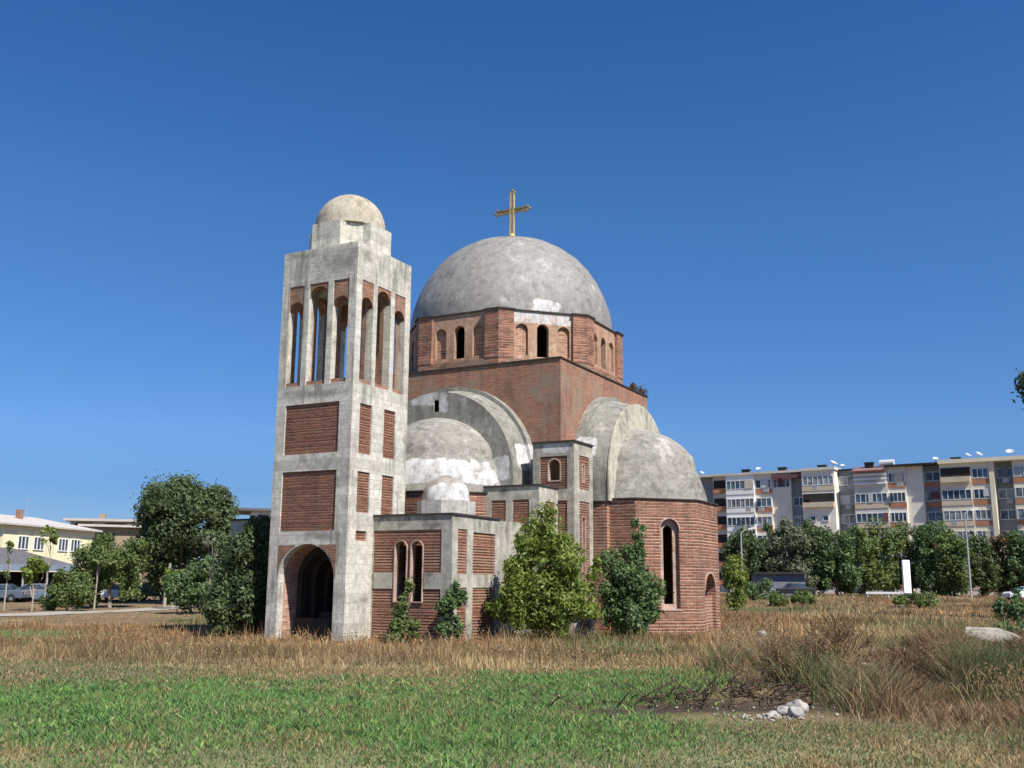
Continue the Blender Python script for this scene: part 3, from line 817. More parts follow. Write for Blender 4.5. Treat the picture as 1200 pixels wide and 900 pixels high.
def arm(ang, name_side):
    """built facing -u, then turned by ang about the church axis"""
    tr = lambda p: (*rz((p[0], p[1]), ang), p[2])
    def prof_(Rr, zc, u, n=24):
        return [(u, Rr, 5.3), (u, Rr, zc)] + [(u, Rr * math.cos(PI * k / n), zc + Rr * math.sin(PI * k / n)) for k in range(1, n)] + [(u, -Rr, zc), (u, -Rr, 5.3)]
    m = MB()
    def loft(P, Q):
        for i in range(len(P) - 1):
            m.face([tr(P[i]), tr(P[i + 1]), tr(Q[i + 1]), tr(Q[i])])
    A_ = prof_(3.95, 6.3, -CH + .02); B_ = prof_(3.93, 6.3, -5.4); B2 = prof_(3.80, 6.26, -5.401); D_ = prof_(3.62, 6.15, -6.5)
    loft(A_, B_); loft(B_, B2); loft(B2, D_)
    v = m.build("barrel_vault", M_arm, church, smooth=False)
    m2 = MB(); N = Vector(tr((-1, 0, 0))); T = Vector(tr((0, -1, 0)))
    outl = [(3.67 * math.cos(PI * k / 24), 6.15 + 3.67 * math.sin(PI * k / 24)) for k in range(25)]
    outl = [(3.67, 5.3)] + outl + [(-3.67, 5.3)]
    hole = arch(-.13, .13, 8.98, 9.5)
    m2.plate(N * 6.56, T, N, outl[::-1], [hole] if name_side != 'S' else [], .07)
    m2.build("end_wall", M_endw_lit if name_side == "S" else M_arm, v)
    m = MB()
    m.prism([tr((a_, b_, 0))[:2] for a_, b_ in ((-6.42, -3.6), (-CH + .03, -3.6), (-CH + .03, 3.6), (-6.42, 3.6))], 0, 5.298)
    m.build("arm_wall", M_brick2, v)
    n8 = o8(AA)
    zt = 5.37
    mbs = []; facets = [(180, True), (225, True), (135, True), (270, False), (90, False)]
    wins = []
    for deg, full in facets:
        d = R(deg) + ang; N = Vector((math.cos(d), math.sin(d), 0)); T = Vector((-math.sin(d), math.cos(d), 0))
        c0 = Vector((*rz((-ADIST, 0), ang), 0)); h = AA * math.tan(PI / 8)
        O = c0 + N * AA; holes = []
        if deg in (225, 135): holes = [arch(-.32, .52, 1.0, 4.6, 16)]
        if deg == 180: holes = [arch(-.62, .78, .02, 2.45, 16)]
        x1, x0 = h, -h
        m = MB(); m.plate(O, T, N, rect(x0, x1, 0, zt), holes, .4)
        mbs.append((m, N)); wins.append((deg, O, T, N))
    ap = mbs[0][0].build("apse", M_brick2, church); courses(ap, mbs[0][1], .125, .02)
    for m, N in mbs[1:]: courses(m.build("apse_wall", M_brick2, ap), N, .125, .02)
    for deg, O, T, N in wins:
        if deg in (225, 135):
            m = MB(); m.plate(O - N * .2, T, N, arch(-.315, .515, 1.005, 4.595, 16), [arch(-.11, .31, 1.2, 4.33, 16)], .1); m.build("window_frame", M_pink, ap)
            m = MB(); m.plate(O + N * .015, T, N, arch(-.375, .575, 1.02, 4.655, 16)[1:-1] + [(-.375, 4.18)] if False else [(x, z) for x, z in
                   [(.575 - .475 + .475 * math.cos(R(q)), 4.18 + .475 * math.sin(R(q))) for q in range(0, 181, 12)] + [(.1 - .42 * math.cos(R(q)), 4.18 + .42 * math.sin(R(q))) for q in range(0, 181, 12)]], (), .06)
            m.build("arch_rim", M_pink, ap)
            m = MB(); m.plate(O + N * .03, T, N, rect(-.36, .56, .94, 1.02), (), .24); m.build("window_sill", M_pink, ap)
        if deg == 180:
            m = MB(); m.plate(O - N * .16, T, N, rect(-.63, .79, 0, 1.5), (), .2); m.build("brick_infill", M_brick2, ap)
            m = MB()
            m.plate(O + N * .02, T, N, [(.08 + .77 * math.cos(R(q)), 1.75 + .77 * math.sin(R(q))) for q in range(0, 181, 12)] + [(.08 - .695 * math.cos(R(q)), 1.75 + .695 * math.sin(R(q))) for q in range(0, 181, 12)], (), .06)
            m.build("arch_rim", M_pink, ap)
    c0 = rz((-ADIST, 0), ang)
    m = MB(); m.prism([(c0[0] + x, c0[1] + y) for x, y in o8(AA + .06)], zt + .003, zt + .05); m.build("cornice", M_edge, ap)
    pr = [(3.2, 0), (3.15, .25), (3.06, .62), (2.93, 1.0), (2.82, 1.33), (2.74, 1.42), (2.73, 1.72), (2.60, 2.04), (2.20, 2.48), (2.14, 2.53), (1.70, 2.86), (1.08, 3.15), (.5, 3.3), (0, 3.34)]
    m = MB(); m.lathe((c0[0], c0[1], zt + .04), pr, 72, .005); m.build("half_dome", M_apsedome, ap, smooth=True)
arm(0, 'W'); arm(PI / 2, 'S'); arm(PI, 'E'); arm(-PI / 2, 'N')

# ------------------------------------------------------------------ vegetation builders
M_bark = mat_plain("bark", (.16, .12, .085), .95, .4, 12, bump=.6)
M_pale_bark = mat_plain("pale_bark", (.36, .31, .25), .9, .3, 10, bump=.4)
L_dark = mat_leaf("leaf_dark", (0.045, 0.067, 0.028), (0.083, 0.122, 0.049), (0.166, 0.211, 0.090), .3)
L_mid = mat_leaf("leaf_mid", (0.058, 0.090, 0.028), (0.115, 0.166, 0.049), (0.218, 0.269, 0.096), .3)
L_lime = mat_leaf("leaf_lime", (.085, .125, .025), (.185, .24, .048), (.32, .37, .10), .4)
L_deep = mat_leaf("leaf_deep", (0.045, 0.077, 0.032), (0.090, 0.154, 0.058), (0.179, 0.256, 0.102), .3)
L_grey = mat_leaf("leaf_grey", (0.077, 0.096, 0.058), (0.134, 0.160, 0.096), (0.243, 0.262, 0.179), .3)
L_rust = mat_leaf("leaf_rust", (.07, .05, .025), (.13, .085, .042), (.20, .15, .075), .25)
L_russet = mat_leaf("leaf_russet", (.13, .07, .035), (.22, .13, .065), (.34, .23, .12), .2, 2.0)

def leaves(clumps, n, size, r, droop=.0):
    """n leaf faces spread over ellipsoid clumps ((centre, radii, weight), ...) denser near their skin"""
    w = np.array([c[2] for c in clumps], float); w /= w.sum()
    which = r.choice(len(clumps), n, p=w)
    ctr = np.array([c[0] for c in clumps])[which]; rad = np.array([c[1] for c in clumps])[which]
    d = r.normal(size=(n, 3)); d /= np.linalg.norm(d, axis=1, keepdims=True)
    q = r.uniform(0, 1, (n, 1)) ** .38
    q = np.where(r.uniform(size=(n, 1)) < .16, q * r.uniform(1.0, 1.55, (n, 1)), q)
    p = ctr + d * q * rad
    nrm = d + r.normal(size=(n, 3)) * .7 + np.array([0, 0, .35])
    nrm /= np.linalg.norm(nrm, axis=1, keepdims=True)
    t1 = np.cross(nrm, r.normal(size=(n, 3))); t1 /= np.linalg.norm(t1, axis=1, keepdims=True)
    t1[:, 2] -= droop; t2 = np.cross(nrm, t1)
    s = size * r.uniform(.6, 1.4, (n, 1))
    V = np.stack([p - t1 * s, p + t2 * s * .42, p + t1 * s, p - t2 * s * .42], 1).reshape(-1, 3)
    F = np.arange(4 * n).reshape(n, 4)
    return V, F

def crown_clumps(r, c, rad, k, cr, bottom=-1.0, hollow=.55):
    out = []
    c = np.array(c, float); rad = np.array(rad, float)
    while len(out) < k:
        d = r.normal(size=3); d /= np.linalg.norm(d)
        if d[2] < bottom: continue
        q = r.uniform(hollow, 1.0)
        s = cr * r.uniform(.6, 1.35)
        e_ = r.uniform(.5, 1.5); f_ = r.uniform(.55, 1.3)
        out.append((tuple(c + d * q * (rad - s * .35)), (s * e_, s * f_, s * r.uniform(.5, 1.6)), (s ** 2.2) * r.uniform(.35, 1.3)))
    return out

def tree(name, label, cat, x, y, trunk_h, trunk_r, lobes, n, leaf, mat, seed, bark=None, group=None, limbs=6, z0=None):
    """lobes: (centre offset, radii, number of clumps, clump radius); tree > trunk, crown"""
    r = np.random.default_rng(seed)
    z = float(hz(x, y)) if z0 is None else z0
    root = thing(name, label, cat, (x, y, z), 0, group)
    m = MB(); rr = random.Random(seed)
    top = Vector((rr.uniform(-.1, .1) * trunk_h, rr.uniform(-.1, .1) * trunk_h, trunk_h))
    m.tube([(0, 0, -.15), (top.x * .2, top.y * .2, trunk_h * .3), (top.x * .6, top.y * .6, trunk_h * .7), tuple(top)],
           [trunk_r * 1.25, trunk_r, trunk_r * .8, trunk_r * .55], 8)
    cl = []
    for (c, rad, k, cr) in lobes: cl += crown_clumps(r, c, rad, k, cr)
    for i in range(limbs):
        t_ = Vector(cl[int(r.integers(len(cl)))][0]); b_ = top * rr.uniform(.45, .98); mid = (b_ + t_) / 2 + Vector((rr.uniform(-.2, .2), rr.uniform(-.2, .2), .15))
        m.tube([tuple(b_), tuple(mid), tuple(t_)], [trunk_r * .45, trunk_r * .3, trunk_r * .12], 5)
    m.build("trunk", bark or M_bark, root)
    V_, F_ = leaves(cl, n, leaf, r)
    np_mesh("crown", V_, F_, mat, root)
    return root

# ------------------------------------------------------------------ trees and bushes by the church
tree("bush", "large yellow-green leafy bush against the church between the low wing and the corner turret", "bush", 1.15, 34.9, 1.6, .07,
     [((-.05, 0, 1.3), (1.75, 1.1, 1.3), 34, .5), ((.0, 0, 2.9), (1.25, .9, 1.3), 22, .42), ((.1, 0, 4.0), (.6, .5, .9), 9, .3), ((.95, 0, 2.4), (.5, .5, .9), 8, .3), ((-.9, -.1, 2.3), (.6, .5, .9), 10, .3), ((.2, -.3, 2.2), (1.2, .7, 1.6), 22, .4)], 34000, .075, L_lime, 21, limbs=14)
tree("bush", "dark green rounded bush in front of the apse, beside its tall window", "bush", 4.5, 38.4, 1.4, .06,
     [((0, 0, 1.35), (1.3, 1.0, 1.25), 28, .45), ((-.15, 0, 2.6), (.85, .7, .9), 14, .36), ((.35, .1, 3.6), (.3, .3, .95), 8, .22), ((-.9, -.2, 2.1), (.35, .3, 1.2), 7, .26), ((.1, -.2, 1.8), (1.0, .7, 1.2), 14, .35)], 24000, .075, L_deep, 22, limbs=12)
tree("bush", "tall dark shrub pressed against the far side of the bell tower", "bush", -9.65, 36.7, 1.6, .07,
     [((-.1, 0, 1.2), (.95, .9, 1.3), 24, .4), ((.25, .1, 2.7), (.85, .7, 1.3), 18, .4), ((.5, .2, 3.9), (.45, .4, .6), 7, .28), ((-.7, -.3, .7), (.55, .5, .6), 7, .3), ((.6, 0, 2.2), (.8, .6, 1.8), 18, .38), ((-.4, 0, 2.4), (.6, .5, 1.1), 10, .3)], 22000, .08, L_dark, 23, limbs=12)
tree("sapling", "thin sapling in front of the twin windows of the low wing", "sapling", -3.35, 33.3, 1.5, .03,
     [((-.1, 0, .4), (.6, .4, .4), 8, .2), ((.3, 0, .7), (.3, .3, .3), 4, .15), ((-.15, 0, 1.2), (.24, .22, .4), 6, .16), ((.1, 0, 1.8), (.24, .2, .35), 6, .14)], 2600, .075, L_mid, 24, limbs=12)
tree("sapling", "grey-green shrub at the corner of the low wing", "sapling", -1.95, 33.2, 1.4, .03,
     [((.05, 0, .45), (.42, .35, .45), 7, .2), ((-.15, 0, 1.1), (.25, .25, .4), 5, .17), ((.2, 0, 1.55), (.32, .28, .5), 8, .17)], 3000, .075, L_deep, 25, limbs=12)
tree("sapling", "slender pale sapling standing between the two big bushes", "sapling", 2.95, 36.2, 2.4, .025,
     [((0, 0, 1.8), (.22, .2, 1.5), 8, .2)], 700, .08, L_lime, 26, limbs=5)
tree("bush", "bright lime columnar shrub just past the apse corner", "bush", 15.6, 71, 1.2, .08,
     [((0, 0, 1.9), (.75, .7, 1.9), 16, .42)], 4500, .12, L_lime, 27)

for i, (u, v, z, lab) in enumerate(((4.6, -4.85, 11.18, "small weeds growing on the far corner of the brick block under the drum"), (3.4, -4.9, 11.18, "tiny dry weed tuft on the block's edge before the far corner"))):
    w_ = Vector((G_C[0] + u * math.cos(ROT) - v * math.sin(ROT), G_C[1] + u * math.sin(ROT) + v * math.cos(ROT), z))
    r_ = np.random.default_rng(400 + i)
    V_, F_ = leaves([((0, 0, .2), (.35 - .15 * i, .2, .28 - .1 * i), 1.0)], 240, .06, r_)
    o = np_mesh("roof_weed", V_, F_, L_rust); o.location = w_; tag(o, lab, "weed")
# weeds sprouting from the roof edges
def tuft(name, label, pts, n, mat, size, parent=None):
    r = np.random.default_rng(len(label))
    V_, F_ = leaves([(p, s, 1.0) for p, s in pts], n, size, r)
    return np_mesh(name, V_, F_, mat, parent)

# ------------------------------------------------------------------ background, left side
def left(px, y): return (px - 600) / 1181.27 * y
tree("broad_tree", "largest dark broad-crowned tree, left of the bell tower", "tree", -25.4, 80, 4.0, .3,
     [((-.1, 0, 6.3), (4.7, 3.6, 3.2), 80, 1.0), ((.3, 0, 8.1), (3.9, 2.8, 1.7), 34, .8), ((-2.2, 0, 4.2), (2.4, 2, 1.8), 16, .8), ((3.0, 0, 4.8), (2.1, 2, 1.9), 16, .8), ((0, 0, 2.2), (3.6, 2.6, 1.9), 26, .75)], 52000, .15, L_dark, 31, limbs=16)
tree("broad_tree", "mid green loose tree in front of the brown house", "tree", left(142, 73), 73, 2.0, .13,
     [((0, 0, 3.4), (2.4, 2.2, 1.9), 30, .7), ((-1.3, 0, 2.4), (1.3, 1.2, 1.2), 10, .5), ((.2, 0, 1.5), (2.2, 1.6, 1.4), 16, .55)], 17000, .125, L_mid, 32, M_pale_bark)
tree("young_tree", "young tree with pale trunk directly left of the mid green tree", "tree", left(124, 70), 70, 2.6, .06,
     [((0, 0, 3.6), (.7, .7, 1.1), 8, .4)], 1500, .13, L_mid, 33, M_pale_bark)
tree("young_tree", "young round-headed tree with a thin bare stem in front of the grey pavilion", "tree", left(53, 66), 66, 1.4, .05,
     [((0, 0, 2.5), (.85, .8, .8), 12, .35)], 2400, .12, L_lime, 34, M_pale_bark)
tree("young_tree", "sparse young tree whose top stands before the yellow wall", "tree", left(66, 68), 68, 4.2, .04,
     [((0, 0, 4.9), (.6, .5, .75), 7, .3)], 420, .13, L_lime, 35, M_pale_bark)
tree("young_tree", "spindly staked tree nearest the left edge", "tree", left(21, 66), 66, 3.4, .045,
     [((0, 0, 4.1), (.16, .16, .5), 4, .18), ((0, 0, 2.6), (.2, .2, .9), 4, .2)], 330, .12, L_mid, 36, M_pale_bark)
tree("bush", "wide low bush between the young trees and the pavilion", "bush", left(93, 67), 67, .9, .06,
     [((0, 0, 1.35), (1.7, 1.2, 1.3), 26, .5), ((-.9, -.2, .5), (.9, .8, .5), 8, .35)], 10000, .105, L_mid, 37)
tree("young_tree", "small bright young tree under the right half of the largest tree", "tree", left(213, 70), 70, 1.3, .05,
     [((0, 0, 1.9), (1.0, .9, .8), 12, .4)], 2300, .13, L_lime, 38, M_pale_bark)
tree("bush", "dusty low thicket under the largest tree", "bush", left(235, 64), 64, .8, .06,
     [((0, 0, 1.6), (2.2, 1.4, 1.6), 22, .6), ((1.8, .4, 2.6), (1.3, 1, 1.2), 10, .5)], 13000, .115, L_deep, 39)
tree("sapling", "bare drooping yellowed sapling between the largest tree and the dark shrub", "sapling", left(254, 60), 60, 4.2, .05,
     [((0, 0, 4.2), (.5, .4, .6), 6, .25), ((.3, 0, 3.2), (.3, .3, .8), 4, .22)], 260, .16, L_grey, 40, M_pale_bark)
tree("poplar", "tall dark tree leaning into the picture at its right edge", "tree", 35.0, 62, 11, .28,
     [((-.6, 0, 14.4), (2.4, 2.2, 3.0), 30, .75), ((.6, 0, 10), (2.2, 2.2, 2.5), 20, .75)], 9000, .17, L_dark, 41)

M_yellow = mat_plain("yellow_render", (.80, .73, .47), .9, .08, 1.2)
M_cream = mat_plain("cream_render", (.56, .50, .38), .9, .12, 1.0)
M_brownr = mat_plain("brown_render", (.30, .24, .16), .9, .2, 1.0)
M_rooflight = mat_plain("pale_roof_sheet", (.47, .43, .40), .7, .15, 2)
M_roofgrey = mat_plain("grey_roof_sheet", (.115, .11, .12), .7, .2, 2)
M_bluefascia = mat_plain("blue_grey_sheet", (.17, .21, .28), .6, .15, 2)
M_glass = mat_glass("window_glass")
M_white_f = mat_plain("white_frame", (.72, .72, .70), .6, .08, 4)
M_darkin = mat_plain("dark_interior", (.035, .033, .03), .9, .3, 2)  # interior shade put into the colour; dark roofs and chimneys share it
M_dish = mat_plain("dish_white", (.55, .55, .55), .5, .05, 4)
M_grey_m = mat_plain("grey_metal", (.42, .43, .43), .5, .12, 6, metal=.3)

class Frame:
    """a vertical facade plane: origin, along direction, outward normal"""
    def __init__(s, o, d):
        s.o = Vector((o[0], o[1], 0)); s.d = Vector((d[0], d[1], 0)).normalized(); s.n = Vector((s.d.y, -s.d.x, 0))
    def p(s, a, z, out=0.0): return s.o + s.d * a + s.n * out + Vector((0, 0, z))
    def box(s, mb, a0, a1, z0, z1, o0, o1):
        c = s.p((a0 + a1) / 2, (z0 + z1) / 2, (o0 + o1) / 2)
        mb.obox(c, s.d * (a1 - a0) / 2, s.n * (o1 - o0) / 2, Vector((0, 0, (z1 - z0) / 2)))
def window(fr, root, a0, a1, z0, z1, out, panes, mat_f=None, mat_g=None, depth=.1):
    """window > pane: frame bars proud of the wall with glass set back between them"""
    m = MB(); b = .09
    fr.box(m, a0, a1, z0, z0 + b, out, out + depth); fr.box(m, a0, a1, z1 - b, z1, out, out + depth)
    for i in range(panes + 1):
        q = a0 + (a1 - a0) * i / panes
        q0 = min(max(q - b / 2, a0), a1 - b)
        fr.box(m, q0, q0 + b, z0 + b, z1 - b, out, out + depth)
    w = m.build("window", mat_f or M_white_f, root)
    g = MB()
    fr.box(g, a0 + .02, a1 - .02, z0 + .02, z1 - .02, out + .012, out + .04); g.build("pane", mat_g or M_glass, w)
    return w

# yellow house with hipped roof
fy = Frame((-47.3, 95.0), (.20, .98))       # facade seen at a slant, facing right
gz0 = .45
ho = thing("house", "yellow house with pale hipped roof behind the grey pavilion", "house", (0, 0, 0))
L_ = 14.2; D_ = 9.0
m = MB()
cs = [fy.p(0, 0), fy.p(L_, 0), fy.p(L_, 0, -D_), fy.p(0, 0, -D_)]
m.prism([(p.x, p.y) for p in cs], 0, 6.95); wall = m.build("wall", M_yellow, ho)
m = MB()
e = .55; zr = 6.96
q = [fy.p(-e, zr, e), fy.p(L_ + e, zr, e), fy.p(L_ + e, zr, -D_ - e), fy.p(-e, zr, -D_ - e)]
r1 = fy.p(4.0, zr + 1.15, -D_ / 2); r2 = fy.p(L_ - 3.6, zr + 1.15, -D_ / 2)
up = Vector((0, 0, .16))
m.face([q[0] + up, q[1] + up, r2 + up, r1 + up]); m.face([q[1] + up, q[2] + up, r2 + up]); m.face([q[2] + up, q[3] + up, r1 + up, r2 + up]); m.face([q[3] + up, q[0] + up, r1 + up])
for i in range(4): m.face([q[i], q[(i + 1) % 4], q[(i + 1) % 4] + up, q[i] + up])
m.face([q[3], q[2], q[1], q[0]])
rf = m.build("roof", M_rooflight, ho)
m = MB(); fy.box(m, 5.3, 5.8, 7.6, 8.75, -3.0, -2.5); m.build("chimney", M_brick, rf)
m = MB(); m.tube([fy.p(7.2, 7.9, -3.2), fy.p(7.2, 10.2, -3.2)], [.03, .02], 5); fy.box(m, 6.8, 7.6, 9.8, 9.84, -3.22, -3.18); m.build("antenna", M_grey_m, rf)
for a in (2.0, 4.3, 8.1, 10.1): window(fy, ho, a, a + 1.6, 4.75, 6.05, 0.0, 3)
m = MB(); fy.box(m, 10.7, 11.6, 3.95, 4.45, 0, .35); m.build("air_conditioner", M_grey_m, ho)
# brown house with loggia
fb = Frame((left(104, 112), 112), (.93, .36))
hb = thing("house", "brown house with a dark loggia behind the mid green tree", "house", (0, 0, 0))
m = MB(); cs = [fb.p(0, 0), fb.p(9.5, 0), fb.p(9.5, 0, -8), fb.p(0, 0, -8)]
m.prism([(p.x, p.y) for p in cs], 0, 7.7); m.build("wall", M_brownr, hb)
m = MB(); fb.box(m, -.6, 10.1, 7.703, 7.95, -8.6, .7); m.build("roof", M_rooflight, hb)
m = MB(); fb.box(m, .5, 3.3, 4.3, 7.0, .002, .03); m.build("loggia", M_darkin, hb)  # flat dark sheet on the wall, coloured as the loggia's shade
m = MB(); fb.box(m, .5, 3.3, 4.3, 5.1, .033, .12); m.build("parapet", M_cream, hb)
window(fb, hb, 5.0, 6.6, 4.8, 6.2, 0, 2)
# house behind it
fc = Frame((left(88, 128), 128), (.98, .2))
hc = thing("house", "farther house whose overhanging roof shows above the brown house", "house", (0, 0, 0))
m = MB(); cs = [fc.p(0, 0), fc.p(8, 0), fc.p(8, 0, -7), fc.p(0, 0, -7)]
m.prism([(p.x, p.y) for p in cs], 0, 9.2); m.build("wall", M_cream, hc)
m = MB(); fc.box(m, -.7, 8.7, 9.203, 9.5, -7.7, .8); m.build("roof", M_rooflight, hc)
m = MB(); fc.box(m, .6, 2.6, 8.1, 9.0, .002, .03); fc.box(m, 4.2, 6.6, 8.1, 9.0, .002, .03); m.build("loggia", M_darkin, hc)  # two dark sheets painted as shaded loggias
m = MB(); fc.box(m, 3.3, 4.0, 9.2, 10.2, -1.2, -.4); m.build("chimney", M_brownr, hc)
fw = Frame((left(298, 98), 98), (.96, .28))
hw = thing("house", "small white gable house showing between the largest tree and the bell tower", "house", (0, 0, 0))
m = MB(); cs = [fw.p(0, 0), fw.p(6, 0), fw.p(6, 0, -6), fw.p(0, 0, -6)]
m.prism([(p.x, p.y) for p in cs], 0, 8.6); m.build("wall", mat_plain("white_render", (.7, .66, .56), .9, .1, 1), hw)
m = MB(); fw.box(m, -1.6, 6.4, 8.603, 8.85, -6.5, .5); m.build("roof", M_roofgrey, hw)
m = MB(); fw.box(m, .8, 1.6, 7.0, 8.2, 0.002, .03); m.build("window", M_darkin, hw)

# grey pavilion / car port in front of the yellow house
fp = Frame((left(-60, 80), 80), (left(100, 85) - left(-60, 80), 5))
pa = thing("pavilion", "open pavilion with low grey hipped roof over the parked cars", "pavilion", (0, 0, 0))
a1_ = math.hypot(left(100, 85) - left(-60, 80), 5); dp = 7.0
m = MB()
q = [fp.p(-2, 3.0, .5), fp.p(a1_, 3.0, .5), fp.p(a1_, 3.0, -dp), fp.p(-2, 3.0, -dp)]
r1 = fp.p(2, 4.55, -dp / 2); r2 = fp.p(a1_ - 4.8, 4.55, -dp / 2); up = Vector((0, 0, .1))
m.face([q[0] + up, q[1] + up, r2, r1]); m.face([q[1] + up, q[2] + up, r2]); m.face([q[2] + up, q[3] + up, r1, r2]); m.face([q[3] + up, q[0] + up, r1])
m.face([q[3], q[2], q[1], q[0]])
m.build("roof", M_roofgrey, pa)
m = MB(); fp.box(m, -2, a1_, 2.62, 3.12, .5, .58); fp.box(m, a1_, a1_ + .08, 2.62, 3.12, -dp, .5); m.build("fascia", M_bluefascia, pa)
for k in range(7):
    m = MB(); a = -1 + k * (a1_ + .6) / 6; p = fp.p(a, 0, .1); m.tube([(p.x, p.y, 0), (p.x, p.y, 2.7)], [.09, .09], 8); m.build("post", M_grey_m, pa)
m = MB(); fp.box(m, -2, a1_, 0, 2.6, -dp, -dp + .2); m.build("shade_backdrop", M_darkin, pa)  # near-black sheet: shade under the roof is given by its colour

# ------------------------------------------------------------------ cars
def paint(name, col):
    t = NT(name); t.b.inputs["Coat Weight"].default_value = .5; t.b.inputs["Coat Roughness"].default_value = .1
    c_ = t.ramp(t.noise(5, 3, .5), [(.3, tuple(x * .92 for x in col)), (.7, col)])
    return t.done(c_, .35)
M_tyre = mat_plain("tyre_rubber", (.02, .02, .02), .9, .2, 8)
M_rim = mat_plain("rim_metal", (.45, .45, .46), .35, .1, 8, metal=.8)
M_lamp = mat_plain("lamp_lens", (.75, .75, .72), .2, .05, 8)
M_tail = mat_plain("tail_lens", (.35, .02, .02), .25, .1, 8)
def car(label, x, y, rzv, col, van=False, name="parked_car"):
    root = thing(name, label, "van" if van else "car", (x, y, float(hz(x, y)) + .02), rzv, "cars parked along the street")
    L2 = 2.15; wd = .86
    low = [(-L2, .32), (-L2 + .05, .72), (-L2 + .35, .86), (-.75, .93), (1.0, .97), (L2 - .12, .93), (L2, .62), (L2 - .03, .32)]
    if van: up_ = [(-1.55, .92), (-.95, 1.72), (L2 - .25, 1.78), (L2 - .1, .94)]
    else: up_ = [(-1.0, .92), (-.35, 1.38), (.75, 1.42), (1.55, .96)]
    m = MB(); n = len(low)
    def body(poly, w0, w1, zsplit=None):
        A = [(px_, -(w0 if z < .95 else w1), z) for px_, z in poly]; B = [(px_, (w0 if z < .95 else w1), z) for px_, z in poly]
        m.face(A); m.face(B[::-1])
        for i in range(len(poly)):
            j = (i + 1) % len(poly); m.face([A[j], A[i], B[i], B[j]])
    body(low, wd, wd - .04); body(up_, wd - .06, wd - .2)
    bd = m.build("body", paint("car_paint", col), root, weld=True)
    bv = bd.modifiers.new("round", 'BEVEL'); bv.width = .06; bv.segments = 2
    g = MB(); (xa, za), (xb, zb), (xc, zc_), (xd, zd) = up_
    for s in (-1, 1):
        y0 = s * (wd - .06 + .012); y1 = s * (wd - .2 + .02)
        k = .82
        pts = [(xa + .14, y0, za + .07), (xb + .08, y0 + (y1 - y0) * k, zb - .09), (xc - .05, y0 + (y1 - y0) * k, zc_ - .09), (xd - .16, y0, zd + .07)]
        g.face(pts if s < 0 else pts[::-1])
    d1 = Vector((-(zb - za), 0, xb - xa)).normalized() * .015
    g.face([Vector((xa + (xb - xa) * .12, sy * w, za + (zb - za) * .12)) + d1 for sy, w in ((1, wd - .14), (-1, wd - .14))] + [Vector((xa + (xb - xa) * .9, sy * (wd - .24), za + (zb - za) * .9)) + d1 for sy in (-1, 1)])
    d2 = Vector(((zc_ - zd), 0, xd - xc)).normalized() * .015
    g.face([Vector((xd + (xc - xd) * .14, sy * w, zd + (zc_ - zd) * .14)) + d2 for sy, w in ((-1, wd - .14), (1, wd - .14))] + [Vector((xd + (xc - xd) * .9, sy * (wd - .24), zd + (zc_ - zd) * .9)) + d2 for sy in (1, -1)])
    g.build("windows", M_glass, root)
    for xw in (-1.35, 1.3):
        for s in (-1, 1):
            w = MB(); pr_ = [(.17, -.1), (.31, -.1), (.33, -.05), (.33, .05), (.31, .1), (.17, .1)]
            for i in range(20):
                for j in range(len(pr_) - 1):
                    q_ = []
                    for ii, jj in ((i, j), (i + 1, j), (i + 1, j + 1), (i, j + 1)):
                        a = 2 * PI * ii / 20; r_, o_ = pr_[jj]
                        q_.append((xw + r_ * math.cos(a), s * (wd - .08) + o_, .33 + r_ * math.sin(a)))
                    w.face(q_)
            wh = w.build("wheel", M_tyre, root)
            w = MB(); w.face([(xw + .19 * math.cos(2 * PI * k / 16) * (1), s * (wd - .08) + s * .07, .33 + .19 * math.sin(2 * PI * k / 16)) for k in range(16)]); w.build("rim", M_rim, wh)
    for s in (-1, 1):
        w = MB(); w.obox((-L2 + .1, s * .62, .70), (.08, 0, .02), (0, .17, 0), (0, 0, .07)); w.build("headlight", M_lamp, root)
        w = MB(); w.obox((L2 - .05, s * .66, .76), (.05, 0, 0), (0, .13, 0), (0, 0, .09)); w.build("tail_light", M_tail, root)
    return root
car("dark blue-grey car under the pavilion, nearest the left edge", left(14, 81.5), 81.5, .05, (.10, .13, .17))
car("dark grey car under the pavilion behind the round-headed young tree", left(52, 83), 83, .1, (.16, .18, .20))
car("blue car half hidden by the wide low bush", left(90, 80), 80, .1, (.12, .17, .22))
car("white-topped car behind the pale-trunked young tree", left(140, 84), 84, .25, (.7, .7, .68))
car("dark car under the left side of the largest tree", left(160, 86), 86, .25, (.03, .03, .04))
car("dark blue car below the largest tree trunk", left(185, 87), 87, .2, (.03, .035, .06))
car("white car at the right edge, below the last treeline tree", left(1194, 100), 100, 0, (.75, .75, .75))
car("black car under the trees right of the left street lamp", left(925, 109), 109, 0.0, (.02, .02, .025))

# ------------------------------------------------------------------ street lamps, sign, barrier
def lamp(label, px, y, h, arm_dx):
    x = left(px, y); z = float(hz(x, y))
    root = thing("street_lamp", label, "street lamp", (x, y, z), 0, "street lamps along the road")
    m = MB(); m.tube([(0, 0, 0), (0, 0, h * .5), (0, 0, h)], [.11, .085, .06], 8); m.tube([(0, 0, h), (arm_dx * .5, 0, h + .28), (arm_dx, 0, h + .42)], [.05, .045, .04], 6); m.build("pole", M_grey_m, root)
    m = MB(); s = 1 if arm_dx > 0 else -1
    m.obox((arm_dx + s * .38, 0, h + .50), (.42, 0, .10 * s), (0, .15, 0), (-.02 * s, 0, .08)); m.build("lamp_head", mat_plain("lamp_housing", (.6, .6, .6), .4, .05, 5), root)
    return root
lamp("street lamp with a short arm just right of the apse", 867, 100, 6.3, .75)
lamp("tall bare street lamp in front of the treeline right of the white sign", 1129, 104, 8.6, .55)
